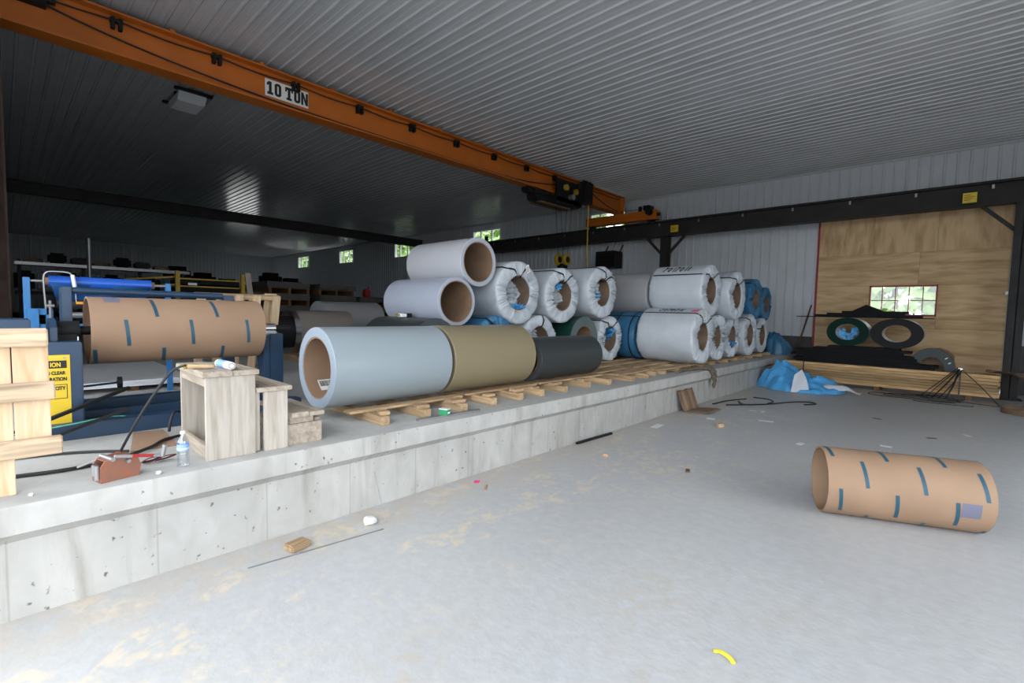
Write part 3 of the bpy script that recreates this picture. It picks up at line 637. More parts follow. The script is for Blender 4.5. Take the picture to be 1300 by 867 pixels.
    if tape is not None:
        tp = MB(); vv = []
        for i in range(6):
            a = tape+.03*(i-2.5); 
            for x in (-.16+.008*i, -.02+.004*i): vv.append((x, -(R+.012)*math.cos(a), R+(R+.012)*math.sin(a)))
        tp.add(vv, [(2*i, 2*i+1, 2*i+3, 2*i+2) for i in range(5)]).build('marking_tape', 'pink', t, label='pink marking tape')
    return t
GU = 'wrapped coils in the pile'
wrapped_coil('blue plastic wrapped coil under the pale blue coil', (-4.92, 4.93, ZL+.42), .42, .25, 1.2, 3, 'wrap_blue', straps=((1.1, 1.2),))
bpy.data.objects['wrapped_coil'].children[0].data.materials[0] = M['tarp_blue']
wrapped_coil('white wrapped coil beside the white topmost coil, strap looped through its cardboard core', (-4.99, 5.46, 1.885), .485, .262, 1.15, 11, plug=True, straps=((2.05, 1.7), (.85, 1.3)), tuft=4.9, sticker=1.95)
wrapped_coil('white wrapped coil of the upper row left above the dark green coil', (-4.97, 6.55, 1.884), .463, .258, 1.15, 12, plug=True, straps=((1.05, 1.55), (2.2, 1.9)), tuft=1.2)
wrapped_coil('white wrapped coil of the upper row with pink tape beside the grey unwrapped coil', (-4.85, 7.60, 1.985), .475, .255, 1.15, 13, plug=True, straps=((1.15, 1.8), (2.6, 2.0)), tuft=.2, tape=1.75)
wrapped_coil('white wrapped coil of the lower row left of the dark green coil', (-5.0, 6.0, ZL+.43), .43, .25, 1.15, 14, plug=True, straps=((1.7, 1.7),))
wrapped_coil('white wrapped coil of the lower row right of the dark green coil', (-4.89, 7.97, ZL+.43), .43, .24, 1.15, 15, plug=True, straps=((.9, 1.2), (2.2, 1.9)), tuft=2.6)
wrapped_coil('blue plastic wrapped coil with crossing black straps in the lower row', (-4.71, 9.0, ZL+.475), .475, .255, 1.25, 16, 'wrap_blue', straps=((.95, 1.1),), loose=.5, hoops=(-.10, -.42))
k1 = wrapped_coil('white wrapped coil marked 7017011 on top of the pile', (-3.594, 9.505, 2.085), .505, .265, 1.07, 17, straps=((.62, 1.0), (2.4, 1.9)), sticker=1.55)
k2 = wrapped_coil('white wrapped coil with pink tape at the bottom corner of the pile by the rope', (-3.50, 8.956, ZL+.515), .515, .265, 1.10, 18, plug=True, straps=((.97, 1.2), (2.4, 2.0)), tape=1.15, sticker=1.4)
wrapped_coil('white wrapped coil of the upper row next to the coil marked 7017011', (-3.44, 10.52, 2.03), .50, .27, 1.07, 19, straps=((.75, 1.1), (2.4, 2.0)), tape=1.45)
wrapped_coil('sagging loosely wrapped white coil in the lower row', (-3.62, 9.98, ZL+.47), .47, .25, 1.07, 20, straps=((1.9, 1.8),), loose=2.4, sag=.04)
wrapped_coil('loosely wrapped white coil with hanging blue liner in the lower row', (-3.64, 10.94, ZL+.46), .46, .25, 1.07, 21, straps=((1.5, 1.5),), loose=1.6, tuft=4.4)
wrapped_coil('white wrapped coil of the lower row in front of the narrow bare-sided coil', (-3.56, 11.9, ZL+.48), .48, .26, 1.07, 22, straps=((.95, 1.2),))
wrapped_coil('narrow white wrapped coil at the end of the lower row', (-3.66, 13.2, ZL+.44), .44, .26, .8, 23, straps=((.4, .6),), loose=.7)
wrapped_coil('blue wrapped coil at the end of the upper row with black strap', (-3.62, 12.4, 2.01), .485, .255, 1.07, 24, 'wrap_blue', straps=((.85, 1.1),))
wrapped_coil('blue wrapped coil behind the other blue one at the end of the upper row', (-3.75, 13.7, 1.93), .44, .25, 1.0, 25, 'wrap_blue', straps=())
for nm in ('wrapper',):
    pass
# marker pen writing on the two front wrappers
GL = {'7': [[(0, 1), (.6, 1), (.15, 0)]], '0': [[(.3, 1), (.05, .7), (.05, .25), (.3, 0), (.55, .3), (.55, .75), (.3, 1)]], '1': [[(.3, 1), (.3, 0)]], '6': [[(.5, 1), (.1, .5), (.1, .15), (.35, 0), (.55, .2), (.4, .45), (.1, .35)]], '_': [[(0, 0), (1.0, .02)]], '2': [[(.05, .8), (.3, 1), (.55, .75), (.05, 0), (.6, 0)]]}
def marker(t, s, x0, hgt, a0, R, adv, slant=.35, rad=.006):
    mb = MB(); x = x0
    for ch in s:
        for st_ in GL.get(ch, []):
            pts = []
            for (u, v_), (u2, v2) in zip(st_[:-1], st_[1:]):
                for q in range(4): pts.append((u+(u2-u)*q/4, v_+(v2-v_)*q/4))
            pts.append(st_[-1]); pp = []
            for u, v_ in pts:
                a = a0+v_*hgt/R; pp.append((x+(u+slant*v_)*hgt*.62, -(R+.010)*math.cos(a), R+(R+.010)*math.sin(a)))
            mb.sweep(pp, rad, 5)
        x += adv*(.6 if ch == '1' else 1)
    return mb.build('marker_writing', 'print_black', t)
marker(k1, '7017011', -.86, .15, .80, .505, .095, rad=.0075)
marker(k2, '2070716', -.78, .12, 1.10, .515, .075, rad=.004)
# coils further back on the platform
bare_coil('taupe steel coil with galvanised end band behind the leaning pallet', (-9.1, 3.62, ZP+.126+.40), 'y', .40, .25, 1.15, 'paint_taupe', 'paint_taupe_edge')
c_ = bpy.data.objects['steel_coil.008'] if 'steel_coil.008' in bpy.data.objects else None
if c_:
    MB().lathe([(-.10, .4035), (.003, .4035), (.003, .30), (-.0, .30), (-.0, .4005), (-.10, .4005)], 64, o=(0, 0, .40), closed=True).build('end_band', 'chrome', c_, smooth=35)
    MB().cyl((.0, 0, .4), (.30, 0, .4), .30, n=28).build('end_flange', 'black', c_, smooth=35); MB().cyl((.08, 0, .4), (.45, 0, .4), .05, n=12).build('spindle', 'chrome', c_, smooth=35)
bare_coil('light grey steel coil lying behind the taupe coil', (-10.6, 4.88, ZP+.15+.49), 'y', .49, .25, 1.45, 'paint_grey', 'paint_grey_edge')

# ------------------------------------------------------------------ pallets under the coils
def pallet(label, loc, runs, decks, rotz=0, rx=(-.7, .7), rh=.075, rw_=.085, dy=(-.65, .65), dt=.02, dw=.12, mx='pallet_wood_x', my='pallet_wood_y', group=None, jit=.03, name='pallet', cat='pallet'):
    """runners along x at the y values in runs, deck boards along y at the x values in decks"""
    t = thing(name, label, cat, loc, (0, 0, rotz), group)
    for yv in runs:
        j = rnd.uniform(-jit, jit); MB().box(rx[0]+j, rx[1]+j, yv-rw_/2, yv+rw_/2, 0, rh).build('runner', mx, t, bevel=.004)
    for xv in decks:
        j = rnd.uniform(-jit, jit); MB().obox((xv, (dy[0]+dy[1])/2+j, rh+dt/2), (dw, dy[1]-dy[0], dt), (0, 0, rnd.uniform(-.02, .02)*(1 if jit else 0))).build('deck_board', my, t, bevel=.003)
    return t
def chips(t, lst, z):
    for (x, y, sx, sy, sz) in lst: MB().obox((x, y, z+sz/2), (sx, sy, sz), (0, 0, rnd.uniform(-.3, .3))).build('wood_chock', 'pallet_wood_y', t, bevel=.004)
pA = pallet('timber pallet under the pale blue-grey coil', (-4.2, 2.65, ZP), (-.44, 0, .44), (-.42, -.08, .36), dy=(-.62, .66), rx=(-.5, .7)); chips(pA, [(.58, -.40, .10, .09, .03), (.55, .02, .12, .13, .03), (.56, .43, .14, .16, .03)], .075)
pB = pallet('timber pallet under the tan coil', (-4.25, 3.95, ZP), (-.42, .02, .40), (-.36, -.05, .36), dy=(-.58, .60), rx=(-.45, .7)); chips(pB, [(.58, -.38, .09, .12, .025), (.56, .08, .10, .15, .03), (.55, .40, .1, .12, .02)], .075)
pC = pallet('timber pallet under the charcoal coil', (-4.25, 5.33, ZP), (-.55, 0, .45), (-.36, -.05, .36), dy=(-.70, .72), rx=(-.45, .7)); chips(pC, [(.54, -.55, .09, .2, .03), (.56, .03, .10, .15, .03)], .075)
pallet('broken pallet between the charcoal coil and the wrapped pile', (-4.12, 6.72, ZP), (-.40, .05, .45), (-.33, .02, .38), dy=(-.56, .54), rx=(-.5, .62), rotz=.05, dw=.2)
pallet('long pallet under the lower wrapped coils by the rope', (-4.25, 8.5, ZP), (-.95, -.4, .1, .6), (-.35, .1, .58), dy=(-1.1, .95), dw=.16, rh=.06, rx=(-.45, .7))
pallet('pallet under the sagging wrapped coils', (-4.25, 10.7, ZP), (-.9, -.2, .5, 1.0), (-.4, .1, .58), dy=(-1.1, 1.1), rh=.06)
pallet('pallet under the last wrapped coils of the lower row', (-4.25, 12.9, ZP), (-.7, 0, .7), (-.4, .1, .55), dy=(-.95, .95), rh=.06)
pallet('pallet under the dark charcoal and blue wrapped coils', (-5.5, 4.4, ZP), (-.8, 0, .8), (-.4, .1, .55), dy=(-.98, .98), rh=.06)
pallet('pallet under the lower coils behind the charcoal coil', (-5.5, 6.9, ZP), (-1.2, -.4, .4, 1.2), (-.4, .1, .55), dy=(-1.35, 1.4), rh=.06)
pallet('pallet under the blue-wrapped coil of the lower row', (-5.5, 9.0, ZP), (-.5, .4), (-.4, .1, .55), dy=(-.6, .6), rh=.06)
pallet('pallet under the taupe coil', (-9.1, 4.2, ZP), (-.5, 0, .5), (-.5, 0, .5), dy=(-.6, .6), rh=.1)
pallet('pallet under the light grey coil', (-10.6, 5.55, ZP), (-.5, 0, .5), (-.5, 0, .5), dy=(-.6, .6), rh=.13)

# ------------------------------------------------------------------ cardboard tubes with blue tape
def tube(label, loc, rotz, R, L, wall, patchspec, a_shift, name='cardboard_tube', z=0.0, ax_shift=0.0):
    t = thing(name, label, 'tube', loc, (0, 0, rotz))
    o = (0, 0, R)
    MB().lathe([(0, R), (L, R), (L, R-wall), (0, R-wall)], 96, o=o, closed=True).build('tube', 'kraft', t, smooth=35)
    def strip_(x, w_, a0, a1, mname, nm, skew=.02):
        v = []; n = 14
        for i in range(n+1):
            a = a0+(a1-a0)*i/n
            for xx in (x-w_/2+skew*i/n, x+w_/2+skew*i/n):
                for rr in (R+.0012,): v.append((xx, -rr*math.cos(a), R+rr*math.sin(a)))
        MB().add(v, [(2*i, 2*i+1, 2*i+3, 2*i+2) for i in range(n)]).build(nm, mname, t, recalc=False)
    for k in range(7):
        for j in range(4):
            fx = ((.07+.15*k+ax_shift) % .35)+.35*j
            if fx > .97: continue
            a = a_shift+k*2*PI/7; strip_(fx*L+.01, .026, a+.40, a-.40, 'tape_blue', 'tape_strip')
    px, pw, pa0, pa1 = patchspec; strip_(px*L, pw, pa1, pa0, 'patch_grey', 'label_patch', 0)
    return t
# lying on the floor; local x runs from the near end to the far end
tube('brown cardboard tube with blue tape strips lying on the concrete floor', (-.788, 4.641, 0), .412, .265, 1.04, .012, (.86, .115, -.36, .06), -.35)

# ------------------------------------------------------------------ decoiler machine
dc = thing('decoiler', 'navy blue steel decoiler frame with yellow caution plate', 'machine', (-5.1, .3, ZP))
def part(nm, m, mb, **k): return mb.build(nm, m, dc, **k)
part('end_stand', 'navy', MB().box(-.30, .41, -.20, .10, 0, .70), bevel=.008)
part('bearing_plate', 'navy', MB().prism([(-.25, .70), (.25, .70), (.25, .80), (.16, .86), (-.16, .86), (-.25, .80)], 'y', -.06, -.02), bevel=.004)
part('top_box', 'navy', MB().box(-.10, .35, -.34, -.16, .74, .86), bevel=.006)
part('bearing', 'black', MB().cyl((0, -.02, .766), (0, .12, .766), .075, n=24).box(-.1, .1, -.02, .10, .68, .74), smooth=40)
part('collar', 'chrome', MB().cyl((0, .04, .766), (0, .09, .766), .06, n=20).box(-.06, .06, .05, .11, .69, .75), smooth=40)
part('arbor_shaft', 'black', MB().cyl((0, .0, .766), (0, 1.75, .766), .035, n=20), smooth=40)
part('end_post', 'navy', MB().box(-.08, .10, 1.46, 1.52, 0, .70).box(-.10, .12, 1.52, 1.64, 0, .72), bevel=.006)
part('shaft_cap', 'chrome', MB().cyl((0, 1.47, .766), (0, 1.60, .766), .05, n=18).box(-.05, .05, 1.5, 1.6, .70, .745), smooth=40)
part('base_beam', 'navy', MB().box(.36, .50, -.2, 1.66, 0, .115), bevel=.006); part('base_beam', 'navy', MB().box(-.50, -.36, -.2, 1.66, 0, .14), bevel=.006)
part('base_beam', 'navy', MB().box(.02, .10, -.2, 1.66, .02, .13), bevel=.006); part('cross_tie', 'navy', MB().box(-.5, .5, -.2, -.1, .0, .1)); part('cross_tie', 'navy', MB().box(-.5, .5, 1.5, 1.6, .0, .1))
part('upright_plate', 'navy', MB().box(-.16, -.10, .03, .09, .7, 1.11), bevel=.004)
part('guide_roller', 'navy', MB().cyl((-.8, .14, 1.095), (-.8, 1.36, 1.085), .032, n=20), smooth=40)
part('roller_bracket', 'navy', MB().box(-.85, -.75, 1.36, 1.46, .0, 1.10), bevel=.004); part('roller_bracket', 'navy', MB().box(-.85, -.75, .06, .14, 0, 1.12), bevel=.004)
part('arm_rod', 'navy', MB().cyl((-.2, .15, .29), (-.3, .39, .29), .009, n=10)); part('arm_wheel', 'black_rubber', MB().cyl((-.3, .385, .29), (-.3, .415, .29), .05, n=24), smooth=40)
# caution plate
cp_ = part('caution_plate', 'sign_yellow', MB().box(.411, .414, -.17, .03, .11, .61), label='yellow caution plate with black print')
MB().box(.4142, .4152, -.15, .012, .515, .57).build('header_bar', 'print_black', cp_); MB().cyl((.414, .0, .59), (.418, .0, .59), .008, n=10).build('rivet', 'steel', cp_)
for s_, y_, z_, sz, mm in (('ION', -.075, .527, .042, 'sign_yellow'), ('S CLEAR', -.088, .47, .034, 'print_black'), ('RATION', -.08, .426, .034, 'print_black'), ('APACITY', -.098, .36, .034, 'print_black')):
    text('plate_lettering', s_, sz, mm, cp_, basis((.4158, y_, z_), (0, 1, 0), (0, 0, 1)), bold=.0015, sx=.72)
MB().box(.4142, .415, -.14, .012, .395, .399).box(.4142, .415, -.14, .012, .295, .299).box(.4142, .415, .008, .012, .295, .399).build('print_frame', 'print_black', cp_)
tb_ = tube('brown cardboard tube with blue tape strips mounted on the navy decoiler', (-5.1, .465, ZP+.766-.27), PI/2, .27, 1.26, .014, (.115, .10, 1.0, 1.32), -.05, ax_shift=.09)
# light blue film unwinder behind
uw = thing('film_unwinder', 'light blue steel film unwinder carrying a bright blue film roll', 'machine', (-6.6, .2, ZP))
def up_(nm, m, mb, **k): return mb.build(nm, m, uw, **k)
up_('upright', 'machine_blue', MB().box(-.03, .03, -.05, .0, 0, 1.22), bevel=.004); up_('upright', 'machine_blue', MB().box(-.03, .03, 1.08, 1.13, 0, 1.22), bevel=.004)
up_('upright', 'machine_blue', MB().box(.05, .12, -.03, .05, 0, .92), bevel=.004); up_('rail', 'machine_blue', MB().box(.05, .1, -.03, 1.1, .72, .77), bevel=.004); up_('rail', 'machine_blue', MB().box(.05, .1, .0, .14, .86, .92), bevel=.004)
up_('rail', 'machine_blue', MB().box(-.02, .1, .1, .15, .6, .92), bevel=.004)
up_('roll_shaft', 'steel', MB().cyl((0, -.05, 1.19), (0, 1.13, 1.19), .012, n=12), smooth=40); up_('roll_core', 'kraft_dark', MB().cyl((0, .09, 1.19), (0, .98, 1.19), .038, n=20), smooth=40)
fr = up_('film_roll', 'film_blue', MB().lathe([(.13, .036), (.13, .058), (.95, .056), (.95, .036)], 40, o=(0, 0, 1.19), axis='y', closed=True), smooth=40)
vv = []
for i in range(13):
    for j in range(9):
        u = i/12; w_ = j/8; x = .06-.10*w_+.02*math.sin(u*9+w_*4); z = 1.19-.02-.24*w_*(1-.45*u)+.012*math.sin(u*23)*w_; vv.append((x, .14+.02*w_*3+u*(.80-.1*w_), z))
MB().add(vv, [(i*9+j, i*9+j+1, (i+1)*9+j+1, (i+1)*9+j) for i in range(12) for j in range(8)]).build('hanging_film', 'film_dark', uw, smooth=60, recalc=False)
up_('black_roller', 'black_rubber', MB().cyl((.02, .18, .97), (.02, 1.0, .95), .045, n=20), smooth=40); up_('grey_roller', 'steel', MB().cyl((.05, .2, .86), (.05, 1.0, .86), .03, n=20), smooth=40)
up_('feed_pipe', 'steel', MB().sweep(catmull([(.1, .10, .92), (.1, .09, 1.2), (.1, .11, 1.27), (.1, .16, 1.285), (.1, .27, 1.28), (.1, .295, 1.25)]), .008, 8), smooth=40)
up_('applicator', 'sheet_white', MB().cyl((.1, .30, 1.26), (.1, .318, 1.11), .017, n=12), smooth=40); up_('applicator_tip', 'chrome', MB().cyl((.1, .318, 1.11), (.1, .32, .99), .006, n=8)); up_('yellow_tab', 'orange_plastic', MB().box(.09, .11, .32, .37, .97, .995))
up_('valve', 'steel', MB().cyl((.1, .13, .8), (.1, .13, 1.0), .012, n=8).cyl((.1, .1, .95), (.1, .16, .95), .015, n=8))
# white sheets stacked low behind the decoiler
sh = thing('sheet_metal_stack', 'low stack of white steel sheets lying behind the navy decoiler', 'sheets', (-7.7, 1.9, ZP))
for k in range(4): MB().box(-1.25+.01*k, .95-.01*(k % 2), -1.65, -.28-.02*k, .06+.016*k, .074+.016*k).build('sheet', 'sheet_white', sh)
for yy in (-1.5, -.9, -.4): MB().box(-1.2, .9, yy-.05, yy+.05, 0, .06).build('batten', 'dark_wood_x', sh)

# ------------------------------------------------------------------ things along the near platform edge
lp = thing('pallet', 'pale new pallet standing on end in front of the yellow caution plate', 'pallet', (-3.47, 0, ZP), (0, math.radians(-4.5), 0))
MB().box(-.03, -.008, -.13, .025, 0, .82).build('plank', 'pallet_wood_z', lp, bevel=.003); MB().box(-.03, -.008, .03, .165, .20, .81).build('plank', 'pallet_wood_z', lp, bevel=.003); MB().box(-.03, -.008, -.30, -.14, 0, .82).build('plank', 'pallet_wood_z', lp, bevel=.003)
for yend, z0 in ((.165, .755), (.185, .475), (.205, .185)): MB().box(-.008, .035, -.32, yend, z0, z0+.095).build('slat', 'pale_wood_y', lp, bevel=.006)
# wooden steps
st = thing('wooden_steps', 'weathered timber step stool of three box steps at the platform edge', 'steps', (-3.42, .86, ZP))
def sp(nm, m, mb): return mb.build(nm, m, st, bevel=.003)
sp('front_panel', 'old_wood_z', MB().box(-.03, 0, 0, .29, 0, .535))
sp('back_panel', 'old_wood_z', MB().box(-.62, -.59, 0, .29, 0, .535)); sp('bottom_rail', 'old_wood_x', MB().box(-.59, -.03, .005, .03, 0, .09)); sp('bottom_rail', 'old_wood_x', MB().box(-.59, -.03, .26, .285, 0, .09))
sp('top_rail', 'old_wood_x', MB().box(-.59, -.03, .004, .03, .47, .535)); sp('brace', 'old_wood_x', MB().beam((-.30, .10, .53), (-.04, .10, .22), .03, .05))
sp('tread', 'old_wood_x', MB().box(-.64, .02, -.02, .15, .535, .572)); sp('tread', 'old_wood_x', MB().box(-.63, .015, .153, .31, .535, .568))
sp('middle_leg', 'old_wood_z', MB().box(-.03, 0, .345, .50, 0, .41)); sp('middle_leg', 'old_wood_z', MB().box(-.60, -.57, .345, .50, 0, .41)); sp('middle_post', 'old_wood_z', MB().box(-.07, -.04, .295, .33, 0, .41)); sp('tread', 'old_wood_x', MB().box(-.64, .015, .295, .525, .41, .44))
sp('low_riser', 'old_wood_x', MB().box(-.06, -.02, .50, .755, 0, .15)); sp('low_riser', 'old_wood_x', MB().box(-.60, -.56, .50, .755, 0, .15)); sp('low_riser', 'old_wood_x', MB().box(-.56, -.06, .715, .755, 0, .17)); sp('low_block', 'old_wood_x', MB().box(-.10, -.04, .53, .7, .15, .20))
sp('tread', 'old_wood_x', MB().box(-.64, .0, .53, .65, .20, .235)); sp('tread', 'old_wood_x', MB().box(-.62, .005, .653, .765, .20, .23))
ct = thing('sealant_tube', 'white and blue sealant cartridge lying on top of the wooden steps', 'cartridge', (-3.66, 1.00, ZP+.572), (0, 0, .04))
MB().lathe([(0, .001), (0, .024), (.006, .026), (.23, .026), (.236, .022), (.236, .001)], 28, o=(0, 0, .027)).build('tube_body', 'plastic_white', ct, smooth=40); MB().lathe([(.03, .0268), (.16, .0268)], 28, o=(0, 0, .027)).build('label_band', 'label_blue', ct, smooth=40, recalc=False)
MB().lathe([(.237, .02), (.237, .012)], 20, o=(0, 0, .027)).build('end_rim', 'steel', ct, recalc=False); MB().cyl((0, 0, .027), (-.04, 0, .027), .008, .004, n=10).build('nozzle', 'plastic_white', ct)
hh_ = thing('brush', 'brush with turned wooden handle on top of the wooden steps', 'tool', (-3.60, .86, ZP+.572), (0, 0, 1.0))
MB().lathe([(-.06, .006), (-.05, .016), (.0, .013), (.05, .015), (.09, .011), (.10, .004)], 16, o=(0, 0, .017)).build('handle', 'pallet_wood_x', hh_, smooth=60); MB().cyl((-.06, 0, .017), (-.075, 0, .017), .016, n=12).build('ferrule', 'dull_yellow', hh_)
cd = tag(MB().sweep(catmull([(-3.62, .80, ZP+.60), (-3.68, .73, ZP+.55), (-3.75, .62, ZP+.35), (-3.85, .54, ZP+.15), (-3.95, .50, ZP+.012)]), .008, 8).build('hose', 'black_rubber', smooth=40), 'thin black hose hanging from the top of the wooden steps to the platform', 'hose')
cd = tag(MB().sweep(catmull([(-3.82, -.3, ZP+.012), (-3.80, .0, ZP+.012), (-3.76, .22, ZP+.012), (-3.80, .45, ZP+.012), (-3.95, .66, ZP+.02), (-4.12, .78, ZP+.02), (-4.25, 1.0, ZP+.012)]), .011, 8).build('hose', 'black_rubber', smooth=40), 'thick black hose on the platform running behind the rusty winch', 'hose')
cd = tag(MB().sweep(catmull([(-4.25, -.1, ZP+.012), (-4.2, .2, ZP+.012), (-4.1, .4, ZP+.012), (-3.98, .55, ZP+.012)]), .009, 8).build('hose', 'black_rubber', smooth=40), 'black hose on the platform in front of the navy base beam', 'hose')
cd = tag(MB().beam((-4.42, .02, ZP+.13), (-4.66, .66, ZP+.34), .03, .022).build('trim_strip', 'black'), 'short black trim strip sticking up across the yellow caution plate', 'strip')
cd = tag(MB().sweep(catmull([(-4.40, .02, ZP+.13), (-4.42, .3, ZP+.15), (-4.55, .5, ZP+.15), (-4.6, .62, ZP+.135)]), .014, 6, flat=.3).build('trim_strip', 'green_pale'), 'pale green flat strip on the navy base beam', 'strip')
cd = tag(MB().beam((-4.5, .1, ZP+.02), (-4.42, .62, ZP+.22), .03, .02).build('trim_strip', 'black'), 'black trim strip leaning on the navy base beam', 'strip')
cd = tag(MB().sweep(catmull([(-4.46, .98, ZP+.12), (-4.40, .90, ZP+.16), (-4.36, .86, ZP+.10), (-4.36, .85, ZP+.02)]), .01, 8).build('hose', 'black_rubber', smooth=40), 'bent black hose end hanging over the navy base beam by the steps', 'hose')
cbm = MB().prism([(-4.55, .66), (-3.98, .56), (-3.96, .82), (-4.52, .84)], 'z', ZP+.003, ZP+.008)
tag(cbm.build('cardboard_sheet', 'kraft'), 'flat sheet of brown cardboard on the platform behind the bottle', 'cardboard')
# bottle
bt = thing('water_bottle', 'small clear plastic water bottle with blue label at the platform edge', 'bottle', (-3.42, .735, ZP))
prf = [(.0, .026), (.006, .031)]
for k in range(6): prf += [(.015+k*.013, .032), (.021+k*.013, .029)]
prf += [(.10, .0315), (.145, .0315), (.165, .028), (.185, .016), (.195, .0125), (.205, .0125)]
MB().lathe(prf, 32, axis='z').build('bottle_body', 'bottle_plastic', bt, smooth=60, recalc=True); MB().lathe([(.102, .0322), (.143, .0322)], 32, axis='z').build('bottle_label', 'label_blue', bt, smooth=60, recalc=False); MB().lathe([(.112, .0325), (.120, .0325)], 32, axis='z').build('label_stripe', 'plastic_white', bt, smooth=60, recalc=False)
MB().lathe([(.203, .014), (.218, .014), (.22, .012), (.22, .001)], 24, axis='z').build('cap', 'plastic_white', bt, smooth=40)
# winch
wn = thing('hand_winch', 'rusty orange hand winch with grey crank on the platform', 'winch', (-3.45, .42, ZP), (0, 0, .25))
MB().prism([(-.09, 0), (.09, 0), (.10, .06), (.085, .11), (.03, .135), (-.07, .12), (-.09, .09)], 'x', .045, .052).build('side_plate', 'rust_orange', wn); MB().prism([(-.09, 0), (.09, 0), (.10, .06), (.085, .11), (.03, .135), (-.07, .12), (-.09, .09)], 'x', -.052, -.045).build('side_plate', 'rust_orange', wn)
MB().box(-.05, .05, -.09, .09, 0, .006).build('base_plate', 'rust_orange', wn); MB().box(-.05, .05, -.09, -.084, .0, .09).build('front_plate', 'rust_orange', wn); MB().box(-.05, .05, -.07, .06, .115, .12).build('top_plate', 'rust_orange', wn)
MB().cyl((-.05, .0, .06), (.05, 0, .06), .04, n=18).build('drum', 'steel', wn); 
for p0, p1, r_ in (((-.07, -.04, .125), (.07, -.04, .125), .012), ((-.07, .03, .1), (.08, .03, .1), .010), ((.0, -.10, .04), (.0, -.10, .10), .012), ((.03, -.1, .02), (.03, -.1, .10), .012)): MB().cyl(p0, p1, r_, n=12).build('bolt', 'steel', wn)
MB().beam((.06, -.03, .14), (.07, .20, .09), .016, .02, up=(1, 0, 0)).build('crank_arm', 'steel', wn, bevel=.002); MB().beam((.075, .05, .125), (.08, .15, .103), .018, .006, up=(1, 0, 0)).build('crank_marking', 'red', wn)
MB().cyl((.075, .20, .085), (.085, .21, .155), .012, n=14).build('crank_grip', 'steel', wn, smooth=40); MB().cyl((-.02, -.085, .12), (-.04, -.16, .095), .006, n=8).build('lever', 'steel', wn)
lp2 = MB(); 
for dx in (0, .07): lp2.sweep(catmull([(-3.62+dx*.2, .56+dx, ZP+.015), (-3.60+dx*.2, .60+dx, ZP+.04), (-3.62+dx*.2, .66+dx, ZP+.035), (-3.64, .62+dx, ZP+.012), (-3.63, .57+dx, ZP+.012)]), .012, 6, flat=.3)
mat('maroon', (.09, .02, .025), .7); tag(lp2.build('webbing_strap', 'maroon'), 'crumpled dark maroon webbing strap beside the winch crank', 'strap')
def scrap(name, label, cat, loc, s, m, seed, flat=.5):
    vv = []; ff = []; bm = bmesh.new(); bmesh.ops.create_icosphere(bm, subdivisions=2, radius=1)
    for v in bm.verts:
        d = 1+.45*noise.noise(v.co*1.7+Vector((seed*3.1, 0, 0))); v.co = Vector((v.co.x*d*s[0], v.co.y*d*s[1], v.co.z*d*s[2]))
    mz = min(v.co.z for v in bm.verts)
    for v in bm.verts: v.co.z -= mz
    me = bpy.data.meshes.new(name); bm.to_mesh(me); bm.free(); me.materials.append(M[m]); o = bpy.data.objects.new(name, me); COL.objects.link(o); o.location = loc; return tag(o, label, cat)
scrap('foam_crumb', 'small white crumb on the platform between winch and bottle', 'debris', (-3.36, .60, ZP), (.014, .014, .01), 'plastic_white', 1)
scrap('foam_crumb', 'tiny pale crumb beside the foot of the upended pallet', 'debris', (-3.40, .075, ZP), (.01, .01, .008), 'paper', 2)
bx = thing('small_box', 'small green and white box on the platform edge beside the coils', 'box', (-3.46, 2.80, ZP+.018), (0, 0, .3)); MB().box(-.045, .045, -.03, .03, 0, .05).build('carton', 'green', bx, bevel=.002); MB().box(-.046, .046, -.031, .031, .05, .058).build('lid', 'plastic_white', bx); MB().box(.0455, .0462, -.02, .02, .012, .03).build('print', 'plastic_white', bx)
tag(MB().beam((-3.47, 2.50, ZP+.009), (-3.43, 3.20, ZP+.009), .05, .018).build('metal_bar', 'steel'), 'flat grey bar lying along the platform edge under the green box', 'bar')
# folded brown cardboard against the platform
fc = thing('folded_cardboard', 'creased sheet of dark brown cardboard leaning at the foot of the platform', 'cardboard', (-3.2, 7.9, 0))
def sheetgrid(fn, nu, nv, th=.006):
    vv = [fn(i/nu, j/nv) for i in range(nu+1) for j in range(nv+1)]; f = [(i*(nv+1)+j, i*(nv+1)+j+1, (i+1)*(nv+1)+j+1, (i+1)*(nv+1)+j) for i in range(nu) for j in range(nv)]
    return MB().add(vv, f)
def fold(u, v):  # u along the wall, v from top edge to floor edge
    cr_ = .03*(1 if int(u*4) % 2 else -1)
    if v < .5: q = v/.5; return (-.13+.10*q+cr_*.6, -.30+.55*u+.05*q, .34*(1-q)+.012)
    q = (v-.5)/.5; return (-.03+.34*q, -.22+.55*u+.12*q, .012+.03*abs(cr_)*20*math.sin(q*3)*.3+.01*q)
sheetgrid(fold, 16, 14).build('sheet', 'kraft_dark', fc, smooth=25, recalc=False); fc.children[0].modifiers.new('t', 'SOLIDIFY').thickness = .006
